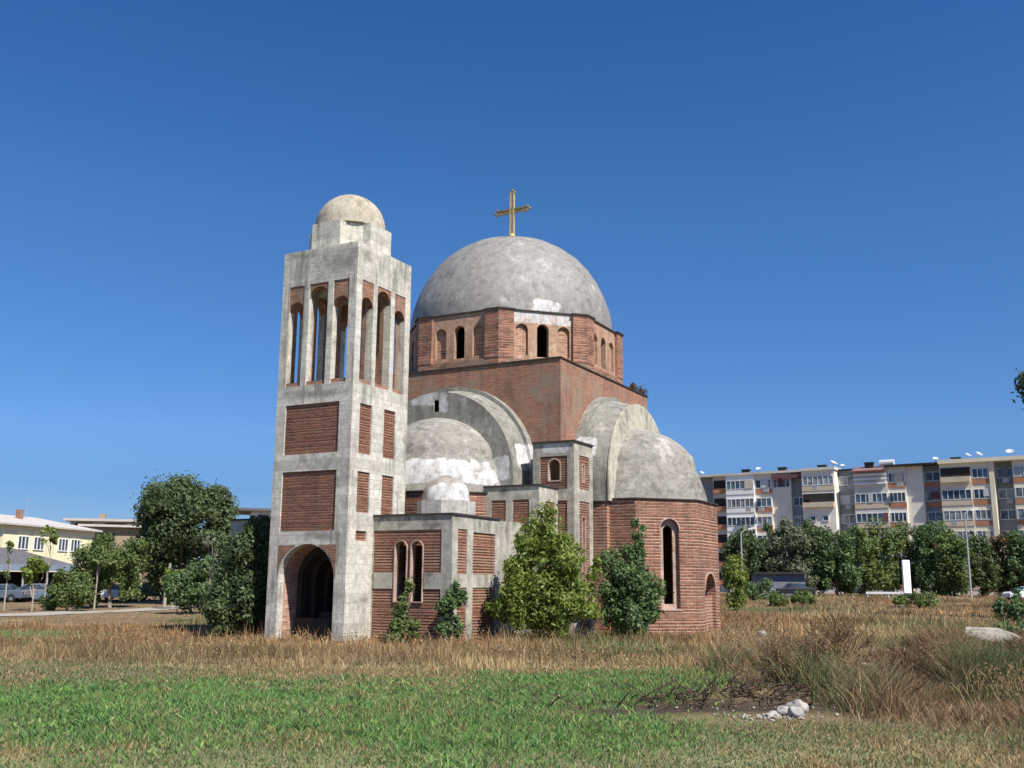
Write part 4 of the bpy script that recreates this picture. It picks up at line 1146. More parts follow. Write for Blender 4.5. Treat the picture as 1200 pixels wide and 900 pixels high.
px_ = left(204, 74); po = MB(); po.tube([(0, 0, -.1), (.05, 0, 1.6), (.22, 0, 3.1)], [.13, .11, .08], 8)
po = po.build("post", M_pale_bark); po.location = (px_, 74, float(hz(px_, 74))); tag(po, "leaning pale wooden post in front of the largest tree", "post")
sx = left(1056, 98); zs_ = float(hz(sx, 98))
sg_ = thing("sign", "tall blank white sign board on a dark base by the road", "sign", (sx, 98, zs_), .35)
m = MB(); m.box(-.42, .42, -.09, .09, .75, 3.85); m.build("board", mat_plain("sign_white", (.82, .83, .85), .5, .03, 3), sg_)
m = MB(); m.box(-.36, .36, -.07, .07, 0, .747); m.build("base", mat_plain("sign_base", (.05, .05, .055), .6, .2, 3), sg_)
bar = thing("barrier", "long low white barrier by the road left of the white sign", "barrier", (left(1034, 104), 104, float(hz(30, 104))), 0)
m = MB(); m.box(-2.3, 2.3, -.12, .12, .50, .72); m.build("rail", M_dish, bar)
for x_ in (-2.1, 0, 2.1):
    m = MB(); m.box(x_ - .08, x_ + .08, -.08, .08, 0, .497); m.build("post", M_grey_m, bar)
kiosk = thing("kiosk", "low dark shed with a grey ribbed front under the trees by the left street lamp", "shed", (left(908, 112), 112, float(hz(30, 112))), 0)
m = MB(); m.box(-2.6, 2.6, -1.2, 1.2, 0, 2.3); m.build("wall", mat_plain("shed_grey", (.16, .165, .19), .7, .2, 4), kiosk)
m = MB(); m.box(-3.0, 3.0, -1.7, 1.5, 2.303, 2.5); m.build("roof", M_darkin, kiosk)

# ------------------------------------------------------------------ apartment blocks on the right
P1 = (69.6, 137.0); FD = (-.82939629, .55866071)
class Fac(Frame):
    """s counts metres leftwards from the right edge of the picture"""
    def __init__(s):
        s.o = Vector((P1[0], P1[1], 0)); s.d = Vector((FD[0], FD[1], 0)); s.n = Vector((-FD[1], FD[0], 0))
        if s.n.dot(Vector((-P1[0], -P1[1], 0))) < 0: s.n = -s.n
ff = Fac()
M_ap_l = mat_plain("facade_beige", (.80, .73, .61), .9, .14, .4)
M_ap_w = mat_plain("facade_white", (.86, .84, .80), .9, .06, .5)
M_ap_g = mat_plain("facade_grey", (.60, .57, .51), .9, .18, .5)
M_ap_y = mat_plain("facade_ochre", (.74, .66, .50), .9, .14, .5)
M_ap_shade = mat_plain("facade_shaded", (.24, .26, .28), .9, .15, .5)  # recessed bays: their bluish shade is put into the wall colour
M_terr = mat_plain("terracotta_band", (.45, .21, .12), .9, .2, 1.0)
M_red = mat_plain("red_tile_roof", (.20, .07, .06), .9, .25, 2)
M_purple = mat_plain("plum_awning", (.17, .075, .09), .9, .2, 2)
M_tan = mat_plain("tan_band", (.62, .50, .36), .9, .15, 1.0)
M_glass2 = mat_glass("window_glass_blue", (.06, .085, .11))
M_glass3 = mat_glass("curtained_glass", (.16, .17, .17))
FL = (17.3, 14.45, 11.6, 8.75, 5.9, 3.05)
ZR = 18.85; GB = .85
def bay(root, s0, s1, proj, wallmat, rows, band=None, top=ZR, panes=3, fmat=None):
    """one vertical bay of the facade: its wall, and per storey a window strip and a parapet band"""
    m = MB(); ff.box(m, s0, s1, GB - .5, top, -.5, proj); w = m.build("wall", wallmat, root)
    for i, kind in enumerate(rows):
        zc = FL[i]
        if kind == '-': continue
        a0, a1 = s0 + .12, s1 - .12
        if kind in 'wgb':                                          # glazed strip: w white frames, g dusty glass, b dark sheet painted as balcony shade
            if kind == 'b':
                m = MB(); ff.box(m, a0, a1, zc - .75, zc + .95, proj + .004, proj + .05); m.build("balcony_shade", M_darkin, root)
                m = MB(); ff.box(m, a0, a1, zc - 1.1, zc - .35, proj + .053, proj + .45); m.build("balcony", band or M_terr, root)
                continue
            gm = {'w': (M_glass, M_glass2, M_glass3)[rnd.randrange(3)], 'g': M_glass3}[kind]
            window(ff, root, a0, a1, zc - .65, zc + .72, proj + .003, panes, fmat or M_white_f, gm, .09)
        if kind == 's':                                            # two small windows in a blank wall
            mm = (s0 + s1) / 2
            window(ff, root, mm - 1.4, mm - .5, zc - .3, zc + .5, proj + .003, 1); window(ff, root, mm + .5, mm + 1.4, zc - .3, zc + .5, proj + .003, 1)
        if kind in 'wgb' and rnd.random() < .35:                   # clutter people have hung outside
            a_ = rnd.uniform(a0, a1 - .9); m = MB(); ff.box(m, a_, a_ + .8, zc - 1.35, zc - .8, proj + .46, proj + .8); m.build("air_conditioner", M_grey_m, root)
        if kind in 'wgb' and rnd.random() < .4 and s1 - s0 > 2.2:
            a_ = rnd.uniform(a0, a1 - 1.4); m = MB(); ff.box(m, a_, a_ + rnd.uniform(.6, 1.4), zc - .62 + rnd.uniform(0, .3), zc + .7, proj + .1, proj + .13)
            m.build("blind", (M_cream, M_dish, M_purple, M_bluefascia)[rnd.randrange(4)], root)
        if band is not None and kind in 'wg':
            m = MB(); ff.box(m, s0 + .03, s1 - .03, zc - 1.45, zc - .78, proj + .004, proj + .06); m.build("parapet_band", band, root)
    return w
apt = thing("apartment_block", "left apartment block with white glazed bays and a plum awning, right behind the apse", "apartment block", (0, 0, 0))
bay(apt, 44.6, 47.6, .0, M_ap_shade, "------")
bay(apt, 42.2, 44.6, .5, M_ap_g, "bbbbbb", M_terr)
bay(apt, 37.5, 42.2, 1.2, M_ap_w, "wwwwww", M_ap_w, panes=6)
bay(apt, 34.8, 37.5, .9, M_ap_l, "wwwwww", M_terr, panes=3)
bay(apt, 31.9, 34.8, .6, M_ap_l, "w-----", None, panes=4)
bay(apt, 29.8, 31.9, .0, M_ap_shade, "-wwwww", None, panes=2)
bay(apt, 24.9, 29.8, 1.9, M_ap_l, "wbswww", M_tan, panes=6)
m = MB(); ff.box(m, 29.85, 34.5, 18.0, 18.5, .6, 1.5); m.build("awning", M_purple, apt)
m = MB(); ff.box(m, 29.75, 47.6, ZR + .003, ZR + .35, -10, 1.4); ff.box(m, 24.7, 29.74, ZR + .003, ZR + .42, -10, 2.2); m.build("roof", M_ap_g, apt)
m = MB(); ff.box(m, 24.9, 47.6, GB - .5, ZR, -10, -.503); m.build("rear_wall", M_ap_g, apt)
apt2 = thing("apartment_block", "middle apartment block with a plum sloped roof and a blank pale wall strip", "apartment block", (0, 0, 0))
bay(apt2, 22.3, 24.89, -.3, M_ap_shade, "gggggg", None, panes=2)
bay(apt2, 17.5, 22.3, 1.2, M_ap_g, "-wwwww", M_tan, panes=6)
m = MB()
for z in (16.6, 17.25, 17.9): ff.box(m, 17.6, 22.2, z - .12, z + .12, 1.203, 1.5)
m.build("railing", M_ap_w, apt2)
bay(apt2, 15.0, 17.5, 1.0, M_ap_l, "wwwwww", M_terr, panes=4)
bay(apt2, 12.7, 15.0, .7, M_ap_l, "------", None)
bay(apt2, 10.3, 12.7, -.2, M_ap_shade, "wwwwww", M_terr, panes=2)
m = MB(); ff.box(m, 10.3, 17.7, ZR + .003, ZR + .3, -10, 1.6); ff.box(m, 22.3, 24.69, ZR + .003, ZR + .2, -10, .1); m.build("roof", M_darkin, apt2)
m = MB()
q = [ff.p(17.5, 18.45, 1.9), ff.p(22.5, 18.45, 1.9), ff.p(22.5, 19.45, -2.0), ff.p(17.5, 19.45, -2.0)]
m.face(q); m.face([p - Vector((0, 0, .2)) for p in q[::-1]])
for i in range(4): m.face([q[i], q[i] - Vector((0, 0, .2)), q[(i + 1) % 4] - Vector((0, 0, .2)), q[(i + 1) % 4]])
m.build("sloped_roof", M_red, apt2)
m = MB(); ff.box(m, 10.3, 24.89, GB - .5, ZR, -10, -.503); m.build("rear_wall", M_ap_g, apt2)
apt3 = thing("apartment_block", "ochre apartment block with a dark stairwell strip at the right edge", "apartment block", (0, 0, 0))
bay(apt3, 6.2, 10.29, 1.4, M_ap_y, "bwwwww", M_tan, panes=5)
bay(apt3, 3.9, 6.2, 1.3, M_ap_y, "wwwwww", M_terr, panes=3)
bay(apt3, 3.3, 3.9, 1.5, M_ap_y, "------")
bay(apt3, 1.0, 3.3, -.2, M_ap_shade, "wwwwww", None, panes=2)
bay(apt3, -4.5, 1.0, 1.3, M_ap_y, "wwwwww", M_terr, panes=6)
bay(apt3, -14, -4.5, .9, M_ap_l, "wwwwww", M_tan, panes=9)
m = MB(); ff.box(m, -14, 10.4, ZR + .003, ZR + .55, -10, 1.8); m.build("roof", M_ap_y, apt3)
m = MB(); ff.box(m, -14, 10.29, GB - .5, ZR, -10, -.503); m.build("rear_wall", M_ap_g, apt3)
def dish(label, s, out, r, z=ZR + .4, az=0.3, tilt=.6):
    p = ff.p(s, z, out)
    root = thing("satellite_dish", label, "satellite dish", tuple(p), math.atan2(ff.n.y, ff.n.x) + az, "satellite dishes on the apartment roofs")
    m = MB(); m.tube([(0, 0, 0), (0, 0, r * 1.1)], [.05, .05], 6); m.tube([(0, 0, r * 1.1), (r * .9, 0, r * 1.3)], [.03, .03], 5); m.build("mast", M_grey_m, root)
    m = MB(); pr_ = [(0, 0), (r * .4, r * .05), (r * .75, r * .17), (r, r * .32)]
    Mx = Matrix.Translation((0.05, 0, r * 1.2)) @ Matrix.Rotation(tilt, 4, 'Y')
    for off in (0, -.03):
        for i in range(20):
            for j in range(3):
                q_ = []
                for ii, jj in ((i, j), (i + 1, j), (i + 1, j + 1), (i, j + 1)):
                    a = 2 * PI * ii / 20; q_.append(Mx @ Vector((pr_[jj][0] * math.cos(a), pr_[jj][0] * math.sin(a), pr_[jj][1] + off)))
                if j == 0: q_ = [q_[0], q_[2], q_[3]]
                m.face(q_)
    m.build("reflector", M_dish, root)
for s, out, r, z, az, lab in ((46.9, -.5, .7, ZR + .4, 1.2, "satellite dish peeping out beside the apse half dome"),
                          (37.0, .3, .75, ZR + .4, .2, "satellite dish above the white glazed bay"),
                          (25.4, .2, 1.0, ZR + .5, 1.3, "large upturned satellite dish where the left and middle blocks meet"),
                          (24.0, .2, .6, ZR + .3, .3, "small satellite dish beside the large upturned one"),
                          (18.6, -3, .9, ZR + .5, .4, "satellite dish behind the plum sloped roof"),
                          (10.8, .6, .7, ZR + .4, .3, "round satellite dish where the middle and ochre blocks meet"),
                          (6.6, .4, .8, ZR + .6, 1.2, "satellite dish left of the ochre block's middle bay"),
                          (5.2, .2, .9, ZR + .6, 1.2, "satellite dish right of the ochre block's middle bay"),
                          (1.2, .3, 1.0, ZR + .6, .1, "big round satellite dish above the dark stairwell")):
    dish(lab, s, out, r * .55, z, az)
chim = []
for s, lab in ((39.5, "low dark roof vent above the white glazed bay"), (33.6, "dark chimney above the plum awning"), (27.4, "dark chimney over the projecting left bay"), (20.4, "dark chimney over the plum sloped roof"), (8.4, "dark chimney over the ochre block")):
    p = ff.p(s, ZR + .4, -.8); m = MB()
    m.box(-.6, .6, -.35, .35, -.05, .55); m.box(-.7, .7, -.45, .45, .553, .68)
    o = m.build("roof_chimney", M_darkin); o.location = p; o.rotation_euler = (0, 0, math.atan2(FD[1], FD[0])); tag(o, lab, "chimney", "chimneys on the apartment roofs")
p = ff.p(17.9, ZR + .3, -1); m = MB()
m.tube([(-1.0, 0, .55), (1.0, 0, .55)], [.5, .5], 14); m.box(-.8, -.6, -.3, .3, -.05, .2); m.box(.6, .8, -.3, .3, -.05, .2)
o = m.build("water_tank", M_dish); o.location = p; o.rotation_euler = (0, 0, math.atan2(FD[1], FD[0])); tag(o, "white cylindrical water tank on the middle block's roof", "water tank")

# ------------------------------------------------------------------ treeline in front of the apartments
TL = [  # px, depth, height, crown half width, material, label
    (872, 118, 7.6, 2.6, L_dark, "dark tree directly behind the left street lamp"),
    (898, 121, 8.4, 2.4, L_dark, "dark tree behind the low shed"),
    (922, 117, 8.6, 2.6, L_grey, "greyish tree above the black car"),
    (948, 119, 8.8, 2.8, L_dark, "full dark tree below the projecting bay of the left block"),
    (975, 117, 7.8, 2.4, L_deep, "rounded tree behind the white car in the treeline"),
    (1003, 118, 8.6, 2.7, L_mid, "mid green tree below the dark stair recess between the left and middle blocks"),
    (1030, 120, 8.4, 2.6, L_mid, "green tree just left of the white sign"),
    (1062, 121, 9.0, 2.6, L_grey, "tall silvery tree behind the white sign"),
    (1088, 117, 8.6, 2.5, L_deep, "tree below the blank pale wall strip"),
    (1110, 115, 7.4, 1.9, L_mid, "slim light green tree left of the tall street lamp"),
    (1142, 117, 6.9, 2.4, L_dark, "dark low tree right of the tall street lamp"),
    (1165, 118, 7.6, 2.3, L_rust, "rusty brown-tinged tree below the stairwell"),
    (1192, 116, 7.4, 2.5, L_deep, "green tree at the right end of the treeline"),
    (1225, 116, 8.2, 2.6, L_dark, "dark tree beyond the right end of the treeline"),
]
for i, (px, y, h, w, mt, lab) in enumerate(TL):
    if px > 1210: continue
    tree("street_tree", lab, "tree", left(px, y), y, 2.2, .14,
         [((0, 0, h * .60), (w * 1.05, w, h * .40), 34, .85), ((0, 0, h * .30), (w * 1.15, w, h * .30), 26, .8)], 11000, .19, mt, 100 + i, group="street trees in front of the apartment blocks")
for i, (px, y, h, w, mt, lab) in enumerate([
    (885, 96, 1.9, 1.5, L_deep, "dark green shrub at the foot of the left street lamp"),
    (938, 88, 1.1, 1.2, L_mid, "low green shrub in the dry field beyond the apse"),
    (905, 84, 1.0, .9, L_mid, "small green shrub between the apse and the low field shrub"),
    (1066, 84, 1.3, 2.0, L_mid, "low green bushes in the field below the white sign"),
    (1186, 60, 1.9, 1.7, L_deep, "dark green shrub beyond the concrete slab at the right"),
    (1196, 30, 1.2, 1.1, L_deep, "green weeds right beside the concrete slab")]):
    x = left(px, y)
    tree("bush", lab, "bush", x, y, h * .5, .05, [((0, 0, h * .5), (w, w * .8, h * .55), 14, min(.5, h * .3))], 2600, .13 if y > 50 else .07, mt, 140 + i)

# ------------------------------------------------------------------ debris on the mound
def rock(name, label, cat, x, y, dims, mat, seed, rzv=0, tilt=0, dz=0.0):
    m = MB(); m.blob((0, 0, 0), dims, seed, 3, .22)
    o = m.build(name, mat); o.location = (x, y, float(hz(x, y)) + dz); o.rotation_euler = (tilt, .05, rzv)
    return tag(o, label, cat)
M_rubble = mat_plain("rubble_white", (.36, .34, .31), .9, .45, 6, bump=.5)
M_slab = mat_concrete("slab_concrete", base=(.33, .30, .25), boards=0, grime=.3)
sl = thing("concrete_slab", "tilted grey broken concrete slab lying on the mound at the right", "slab", (10.15, 22.0, float(hz(10.15, 22.0)) + .2), .15)
m = MB(); pts = [(-.75, -.3), (-.55, .12), (-.2, .2), (.3, .34), (.7, .18), (.78, -.2), (.1, -.38)]
m.prism(pts, -.1, .18); o = m.build("slab", M_slab, sl, weld=True); o.rotation_euler = (.5, .16, 0); bv = o.modifiers.new("chip", 'BEVEL'); bv.width = .04; bv.segments = 2
k = 0
for (x, y, d, lab) in ((4.55, 16.6, (.17, .13, .13), "largest white rubble block at the top of the spilled pile"), (4.28, 16.45, (.15, .11, .09), "flat white rubble chunk left of the largest block"),
                       (4.42, 16.25, (.13, .1, .1), "white rubble chunk in front of the largest block"), (4.05, 16.25, (.12, .09, .06), "small white rubble chunk at the left end of the pile"),
                       (5.6, 19.3, (.13, .1, .08), "pale stone among the brown weeds on the mound"), (6.9, 20.1, (.2, .13, .08), "flat pale stone higher on the mound")):
    rock("rubble_block", lab, "rubble", x, y, d, M_rubble, 60 + k, k * 1.1, 0, d[2] * .6); k += 1
rock("stone", "small white stone in the straw by the apse corner", "stone", 9.7, 40.0, (.2, .15, .16), M_rubble, 80, 0, 0, .15)
# small chips: uncountable litter
r = np.random.default_rng(5)
n = 190
cx = np.concatenate([r.normal(4.1, .4, 130), r.uniform(1.5, 6.5, 60)]); cy = np.concatenate([r.normal(16.2, .16, 130), r.normal(17.3, .6, 60)])
cz_ = hz(cx, cy); s = r.uniform(.01, .034, n)
base_ = np.array([[1, 0, 0], [-1, 0, 0], [0, 1, 0], [0, -1, 0], [0, 0, .8], [0, 0, -.8]], float)
fc_ = np.array([[0, 2, 4], [2, 1, 4], [1, 3, 4], [3, 0, 4], [2, 0, 5], [1, 2, 5], [3, 1, 5], [0, 3, 5]])
Vc = (base_[None] * (s[:, None, None] * r.uniform(.6, 1.4, (n, 1, 3))) + np.stack([cx, cy, cz_ + s * .5], 1)[:, None]).reshape(-1, 3)
Fc = (fc_[None] + 6 * np.arange(n)[:, None, None]).reshape(-1, 3)
tag(np_mesh("rubble", Vc, Fc, mat_plain("rubble_chips", (.36, .32, .27), .9, .4, 4)), "scattered pale rubble chips beside the scorched ridge", "rubble", kind="stuff")
# dead branches heaped on the scorched ridge, and dry twiggy shrubs
def twigs(r, n, c, spread, length, up, rad, bend=.3):
    V_, F_ = [], []
    m = MB()
    for _ in range(n):
        b = Vector((c[0] + r.normal() * spread[0], c[1] + r.normal() * spread[1], 0)); b.z = float(hz(b.x, b.y)) + r.uniform(-.02, .1)
        a = r.uniform(0, 2 * PI); u = r.uniform(*up); L = length * r.uniform(.5, 1.3)
        d = Vector((math.cos(a) * math.cos(u), math.sin(a) * math.cos(u), math.sin(u)))
        e = b + d * L + Vector((r.normal() * bend * L * .3, r.normal() * bend * L * .3, 0))
        mid = (b + e) / 2 + Vector((r.normal() * .1 * L, r.normal() * .1 * L, .08 * L))
        m.tube([tuple(b), tuple(mid), tuple(e)], [rad, rad * .75, rad * .35], 4)
        for _k in range(3):
            q = mid.lerp(e, r.uniform(0, .9)); dd = (d + Vector((r.normal() * .6, r.normal() * .6, r.normal() * .3 + .2))).normalized() * L * .3
            m.tube([tuple(q), tuple(q + dd)], [rad * .5, rad * .25], 3)
    return m
M_twig = mat_plain("dry_twig", (.14, .085, .05), .95, .4, 6)
M_char = mat_plain("charred_twig", (.085, .058, .042), .95, .5, 6)
M_straw_t = mat_plain("straw_twig", (.34, .25, .13), .9, .3, 6)
r = np.random.default_rng(91)
m = twigs(r, 190, (3.9, 17.7), (1.25, .3), .4, (.0, .7), .012)
tag(m.build("brushwood", M_char), "charred brushwood lying along the dark ridge", "brushwood", kind="stuff")
for i, (x, y, nn, w, L, mt, lab) in enumerate((
    (5.0, 18.6, 70, .45, .75, M_twig, "dark brown dead shrub above the white rubble"),
    (6.2, 20.0, 80, .45, .95, M_twig, "reddish dry shrub on the crest of the mound"),
    (5.9, 18.9, 45, .35, .8, M_straw_t, "straw-coloured dry shrub between the two brown ones"),
    (9.6, 18.2, 80, .7, .8, M_twig, "wide brown dry shrub on the right flank of the mound"),
    (7.6, 19.0, 90, .8, .6, M_twig, "low spreading russet shrub right of the crest shrub"),
    (8.2, 17.2, 70, .7, .5, M_straw_t, "low straw tangle in front of the russet shrubs"),
    (6.05, 25.5, 60, .6, 1.1, M_straw_t, "tall pale yellow dry shrub standing in the open straw"))):
    rg = np.random.default_rng(300 + i)
    root = thing("dry_shrub", lab, "shrub", (0, 0, 0))
    twigs(rg, nn, (x, y), (w * .5, w * .4), L, (.7, 1.45), .009).build("stems", mt, root)
    z_ = float(hz(x, y))
    V_, F_ = leaves([((x + rg.normal() * w * .55, y + rg.normal() * w * .45, z_ + L * rg.uniform(.3, .95)), (.16, .16, .24), 1.0) for _ in range(26)], 2600 if mt is M_twig else 900, .02, rg)
    np_mesh("dead_leaves", V_, F_, L_russet, root)

# ------------------------------------------------------------------ grass and weeds
M_blade = mat_blade("grass_blade")
def inside_church(x, y):
    dx = x - G_C[0]; dy = y - G_C[1]; ca, sa = math.cos(ROT), math.sin(ROT)
    u = dx * ca + dy * sa; v = -dx * sa + dy * ca
    a = (np.abs(v) < 1.7) & (u > -13.6) & (u < -9); b = (np.abs(v) < 4.9) & (u > -13.05) & (u < -6)
    c_ = (np.abs(u) < 6.2) & (np.abs(v) < 6.2); d = (np.abs(u) < 2.6) & (np.abs(v) < 9.6)
    e = (u > -14.5) & (u < -11) & (np.abs(np.abs(v) - 1.45) < .28)
    return a | b | c_ | d | e
def scatter(n, y0, y1, power, r, margin=1.4):
    n = int(n * 1.3)
    """points in the view wedge, thinning with distance"""
    t_ = r.uniform(0, 1, n)
    y = (y0 ** power + t_ * (y1 ** power - y0 ** power)) ** (1 / power)
    x = r.uniform(-.508, .508, n) * margin * y * 1.0 + 0
    k = ~inside_church(x, y)
    return x[k], y[k]
def blades(x, y, h, w, lean, col, r):
    n = len(x); z = hz(x, y) - .02
    a = r.uniform(0, 2 * PI, n); d = np.stack([np.cos(a), np.sin(a), np.zeros(n)], 1)
    b = r.uniform(0, 2 * PI, n); ld = np.stack([np.cos(b), np.sin(b), np.zeros(n)], 1) * (lean * h * r.uniform(.2, 1, n))[:, None]
    p = np.stack([x, y, z], 1); up_ = np.array([0, 0, 1.0])
    v0 = p - d * w[:, None] / 2; v1 = p + d * w[:, None] / 2
    mid = p + up_ * (h * .6)[:, None] + ld * .4
    v2 = mid + d * w[:, None] * .38; v3 = mid - d * w[:, None] * .38
    tip = p + up_ * h[:, None] + ld
    v4 = tip + d * w[:, None] * .08; v5 = tip - d * w[:, None] * .08
    V_ = np.stack([v0, v1, v2, v3, v4, v5], 1).reshape(-1, 3)
    i = 6 * np.arange(n)[:, None]
    F_ = np.concatenate([i + np.array([[0, 1, 2, 3]]), i + np.array([[3, 2, 4, 5]])], 0)
    return V_, F_, np.repeat(col, 6, 0)
def pick(r, n, pal, wts):
    pal = np.array(pal); return pal[r.choice(len(pal), n, p=np.array(wts) / sum(wts))]
STRAW = [(.40, .30, .155), (.33, .22, .11), (.46, .37, .21), (.27, .16, .075), (.22, .2, .085)]
GREEN = [(.11, .235, .058), (.145, .28, .07), (.20, .325, .095), (.10, .195, .075), (.265, .32, .135)]
OLIVE = [(.15, .19, .075), (.24, .23, .12), (.12, .18, .065), (.33, .29, .18), (.12, .20, .075)]
r = np.random.default_rng(17)
# short mixed turf close to the camera
x, y = scatter(230000, 10.5, 26, .9, r)
g = green_zone(x, y); patch = vnoise(x, y, 1.1, 31) * .5 + vnoise(x, y, 3.2, 32) * .35
keep = (y < 18) | (r.uniform(size=len(x)) < .8)
x, y, g, patch = x[keep], y[keep], g[keep], patch[keep]
n = len(x)
col = np.where((patch + r.normal(0, .35, n) > .32)[:, None], pick(r, n, STRAW, (3, 3, 2, 2, 3)), pick(r, n, OLIVE, (3, 2, 3, 1.4, 3)))
col = np.where((r.uniform(size=n) < g * .72)[:, None], pick(r, n, GREEN, (3, 3, 2, 2, 1)), col)
col = np.where(((vnoise(x, y, .7, 33) + .6 * vnoise(x, y, 2.2, 34) + r.normal(0, .25, n)) > .85)[:, None], pick(r, n, STRAW, (3, 3, 3, 1, 3)), col)
h = r.uniform(.03, .085, n) * (1 + .4 * g) * (1 + .35 * patch)
h = h * (1 - .6 * np.exp(-((x - 3.9) / 2.4) ** 4 - ((y - 16.6) / 1.2) ** 2))
bare = np.exp(-((x - 3.1) / 2.2) ** 4 - ((y - 17.15) / .36) ** 2) + .6 * np.exp(-((x - 4.1) / .8) ** 2 - ((y - 16.2) / .35) ** 2); k = r.uniform(size=n) > bare * 1.1
V_, F_, c_ = blades(x[k], y[k], np.maximum(h[k], .03), (.007 + .0005 * y)[k] * r.uniform(.6, 1.5, k.sum()), 1.0, col[k], r)
tag(np_mesh("grass", V_, F_, M_blade, col=c_), "short mixed green and straw turf in the foreground", "grass", kind="stuff")
# broad leafy weeds in the green belt
x, y = scatter(95000, 11.0, 24.5, .9, r)
g = green_zone(x, y); k = (r.uniform(size=len(x)) < g ** 1.3 * (.35 + .65 * (vnoise(x, y, 1.3, 41) > -.1))); x, y = x[k], y[k]; n = len(x)
h = r.uniform(.035, .095, n) * (1 + .6 * np.clip(vnoise(x, y, 2.0, 42), 0, 1))
V_, F_, c_ = blades(x, y, h, r.uniform(.010, .032, n) * (1 + .8 * np.clip(vnoise(x, y, 1.6, 43), 0, 1)), 1.6, pick(r, n, GREEN, (3, 3, 2.4, 2, .8)), r)
tag(np_mesh("weeds", V_, F_, M_blade, col=c_), "lush dark green broad-leaved weeds in the belt before the church", "weeds", kind="stuff")
q_ = 45; px0, py0 = scatter(900, 12.5, 23.5, .9, r); kk = (green_zone(px0, py0) > .45); px0, py0 = px0[kk][:q_], py0[kk][:q_]
x = np.repeat(px0, 26) + r.normal(0, .09, 26 * len(px0)); y = np.repeat(py0, 26) + r.normal(0, .09, 26 * len(px0)); n = len(x)
V_, F_, c_ = blades(x, y, r.uniform(.06, .22, n), r.uniform(.012, .03, n), 1.2, pick(r, n, [(.085, .17, .055), (.12, .22, .075), (.18, .28, .11)], (2, 3, 2)), r)
tag(np_mesh("tall_weeds", V_, F_, M_blade, col=c_), "tufts of taller dark weeds standing out of the green belt", "weeds", kind="stuff")
# tall dry stalks over the rest of the field
x, y = scatter(430000, 20.5, 110, .35, r)
g = green_zone(x, y); edge = sstep(21.2, 24.0, y + vnoise(x, y, .9, 51) * .8 + .10 * x)
mnd = np.clip(1.5 * np.exp(-((x - 12.0) / 6.2) ** 2 - ((y - 20.0) / 4.6) ** 2) * (x > 3.5), 0, .93)
pth = np.zeros(len(x), bool)
for xa, ya, xb, yb in ((-44, 50, -28.5, 56.5), (-28.5, 56.5, -25, 66), (-25, 66, -20, 86)):
    tt = np.clip(((x - xa) * (xb - xa) + (y - ya) * (yb - ya)) / ((xb - xa) ** 2 + (yb - ya) ** 2), 0, 1)
    pth |= np.hypot(x - xa - tt * (xb - xa), y - ya - tt * (yb - ya)) < 1.6
k = (r.uniform(size=len(x)) < edge * (1 - g * .9) * (1 - mnd)) & ~pth; x, y = x[k], y[k]; n = len(x)
cl_ = vnoise(x, y, .45, 52) * .5 + vnoise(x, y, 1.4, 53) * .35
lane = (1 - .6 * sstep(.3, .8, vnoise(x, y * 1.6, .28, 54)))
lawn = sstep(13, 19, -x - .12 * (y - 55)) * sstep(40, 48, y)
tall = sstep(.2, .85, vnoise(x, y, .9, 71) * .6 + vnoise(x, y, 2.6, 72) * .5)
wallside = sstep(26.5, 31, y) * (1 - sstep(36, 44, y))
h = (1 - .8 * lawn) * (r.uniform(.06, .20, n) + tall * r.uniform(.08, .45, n) * (1 - .5 * wallside) + (r.uniform(size=n) < .06) * r.uniform(.1, .4, n)) * (1 + .35 * cl_) * lane * (.55 + .45 * sstep(22.5, 28, y))
red = vnoise(x, y, .23, 55)
col = np.where((red + r.normal(0, .35, n) > .15)[:, None], pick(r, n, [(.30, .175, .085), (.25, .13, .06), (.37, .25, .13)], (3, 2, 2)), pick(r, n, STRAW, (4, 3, 3, 1, 1.5)))
col = np.where((vnoise(x, y, .33, 56) + r.normal(0, .25, n) > .78)[:, None], pick(r, n, OLIVE, (3, 2, 3, 1, 3)), col)
low = vnoise(x, y * 2.2, .3, 57) + .5 * vnoise(x, y * 1.5, 1.0, 58)
col = col * (1 + .38 * np.clip(low, -1, 1))[:, None]
pale = np.exp(-((y - 24.3 - .5 * vnoise(x, y, .6, 59)) / .8) ** 2)[:, None]; col = col * (1 + .5 * pale)
V_, F_, c_ = blades(x, y, h, (.004 + .00042 * y) * r.uniform(.5, 1.5, n), .75, col, r)
tag(np_mesh("tall_grass", V_, F_, M_blade, col=c_), "tall dry straw and reddish stalks over the field", "grass", kind="stuff")
# brown weeds over the mound at the right
n = 480000
x = r.uniform(4.4, 19, n); y = r.uniform(12.4, 27, n)
dens = np.clip(1.9 * np.exp(-((x - 12.5) / 6.5) ** 2 - ((y - 19.6) / 4.6) ** 2), 0, 1) * sstep(4.4, 6.3, x + (y - 18) * .25 + .5 * vnoise(x, y, 1.1, 64)) * (np.abs(x) < .85 * y)
dens = dens * (.35 + .65 * (vnoise(x, y, 1.5, 61) > -.25))
k = r.uniform(size=n) < dens; x, y = x[k], y[k]; n = len(x)
tone = vnoise(x, y, .8, 62)
col = np.where((tone + r.normal(0, .4, n) > -.1)[:, None], pick(r, n, [(.25, .155, .09), (.17, .11, .068), (.32, .21, .12), (.42, .34, .22)], (3, 2.6, 2.6, 1.6)), pick(r, n, OLIVE, (3, 2, 3, 1, 2)))
h = (r.uniform(.08, .24, n) + sstep(.0, .7, vnoise(x, y, 1.3, 63) * .7 + vnoise(x, y, 3.1, 65) * .5) * r.uniform(.12, .62, n)) * (1 - .75 * np.exp(-((x - 9.9) / .8) ** 2 - ((y - 21.2) / .9) ** 2))
V_, F_, c_ = blades(x, y, np.maximum(h, .05), r.uniform(.004, .015, n), 1.3, col, r)
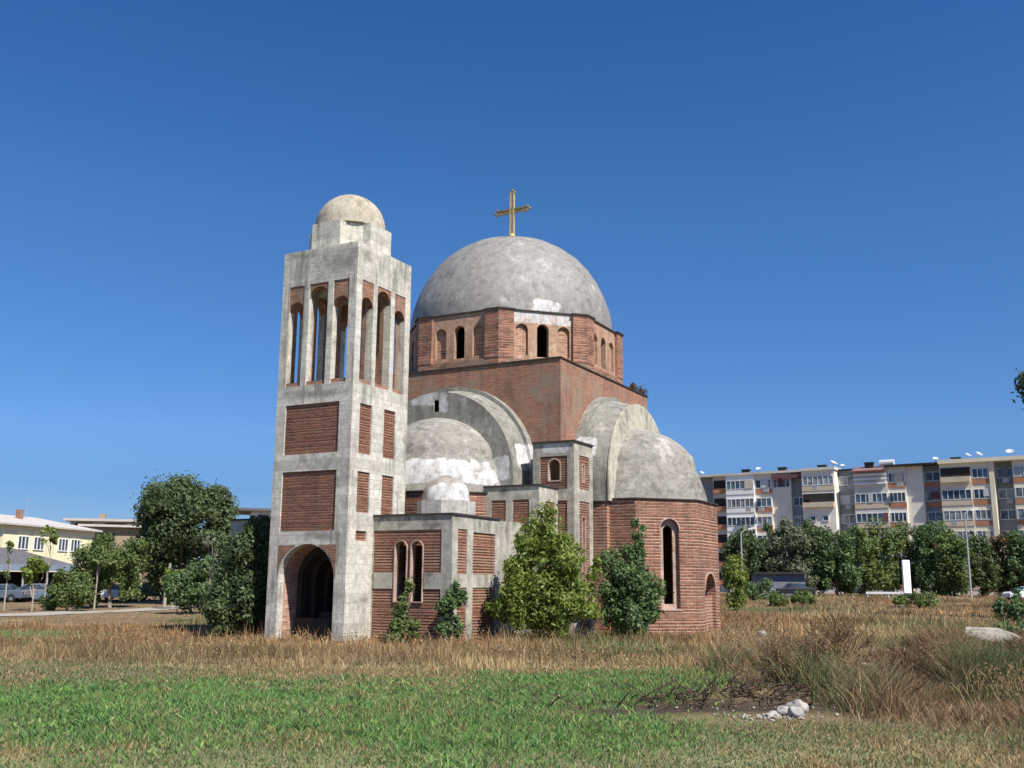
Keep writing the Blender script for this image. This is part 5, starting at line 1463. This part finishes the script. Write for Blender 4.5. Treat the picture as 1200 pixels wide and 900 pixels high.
tag(np_mesh("mound_weeds", V_, F_, M_blade, col=c_), "tangled brown and olive weeds covering the mound", "weeds", kind="stuff")

# dead leaf and seed-head flecks caught in the dry weeds
M_fleck = mat_blade("seed_head")
def flecks(x, y, z0, z1, size, pal, r, name, label):
    n = len(x); p = np.stack([x, y, hz(x, y) + r.uniform(z0, z1, n)], 1)
    nrm = r.normal(size=(n, 3)); nrm /= np.linalg.norm(nrm, axis=1, keepdims=True)
    t1 = np.cross(nrm, r.normal(size=(n, 3))); t1 /= np.linalg.norm(t1, axis=1, keepdims=True); t2 = np.cross(nrm, t1)
    s_ = (size * r.uniform(.5, 1.5, n))[:, None]
    V_ = np.stack([p - t1 * s_, p + t2 * s_ * .5, p + t1 * s_, p - t2 * s_ * .5], 1).reshape(-1, 3)
    col = np.repeat(pick(r, n, pal, [1] * len(pal)), 4, 0)
    tag(np_mesh(name, V_, np.arange(4 * n).reshape(n, 4), M_fleck, col=col), label, "weeds", kind="stuff")
n = 110000; x = r.uniform(4.6, 19, n); y = r.uniform(13, 26, n)
d_ = np.clip(1.7 * np.exp(-((x - 12) / 6.3) ** 2 - ((y - 19.6) / 4.3) ** 2), 0, 1) * sstep(4.8, 6.6, x + (y - 18) * .25) * np.clip(.15 + 1.1 * vnoise(x, y, 1.7, 81) + .6 * vnoise(x, y, 4, 82), 0, 1)
d_ = d_ * (1 - .9 * np.exp(-((x - 9.9) / .9) ** 2 - ((y - 21) / 1.0) ** 2)); k = r.uniform(size=n) < d_; x, y = x[k], y[k]
flecks(x, y, .03, .42, .02, [(.30, .17, .085), (.22, .125, .065), (.36, .23, .12), (.16, .10, .06), (.19, .19, .08)], r, "dead_foliage", "russet dead leaves and seed heads in the brush on the mound")
x, y = scatter(52000, 23.5, 60, .4, r); k = (r.uniform(size=len(x)) < np.clip(.2 + .9 * vnoise(x, y, .8, 83), 0, 1)) & ~((x < -13) & (y > 42)); x, y = x[k], y[k]
flecks(x, y, .05, .45, .022 + .0004 * 30, [(.30, .19, .10), (.38, .27, .15), (.24, .14, .075), (.20, .18, .08)], r, "seed_heads", "brown seed heads standing in the dry grass")
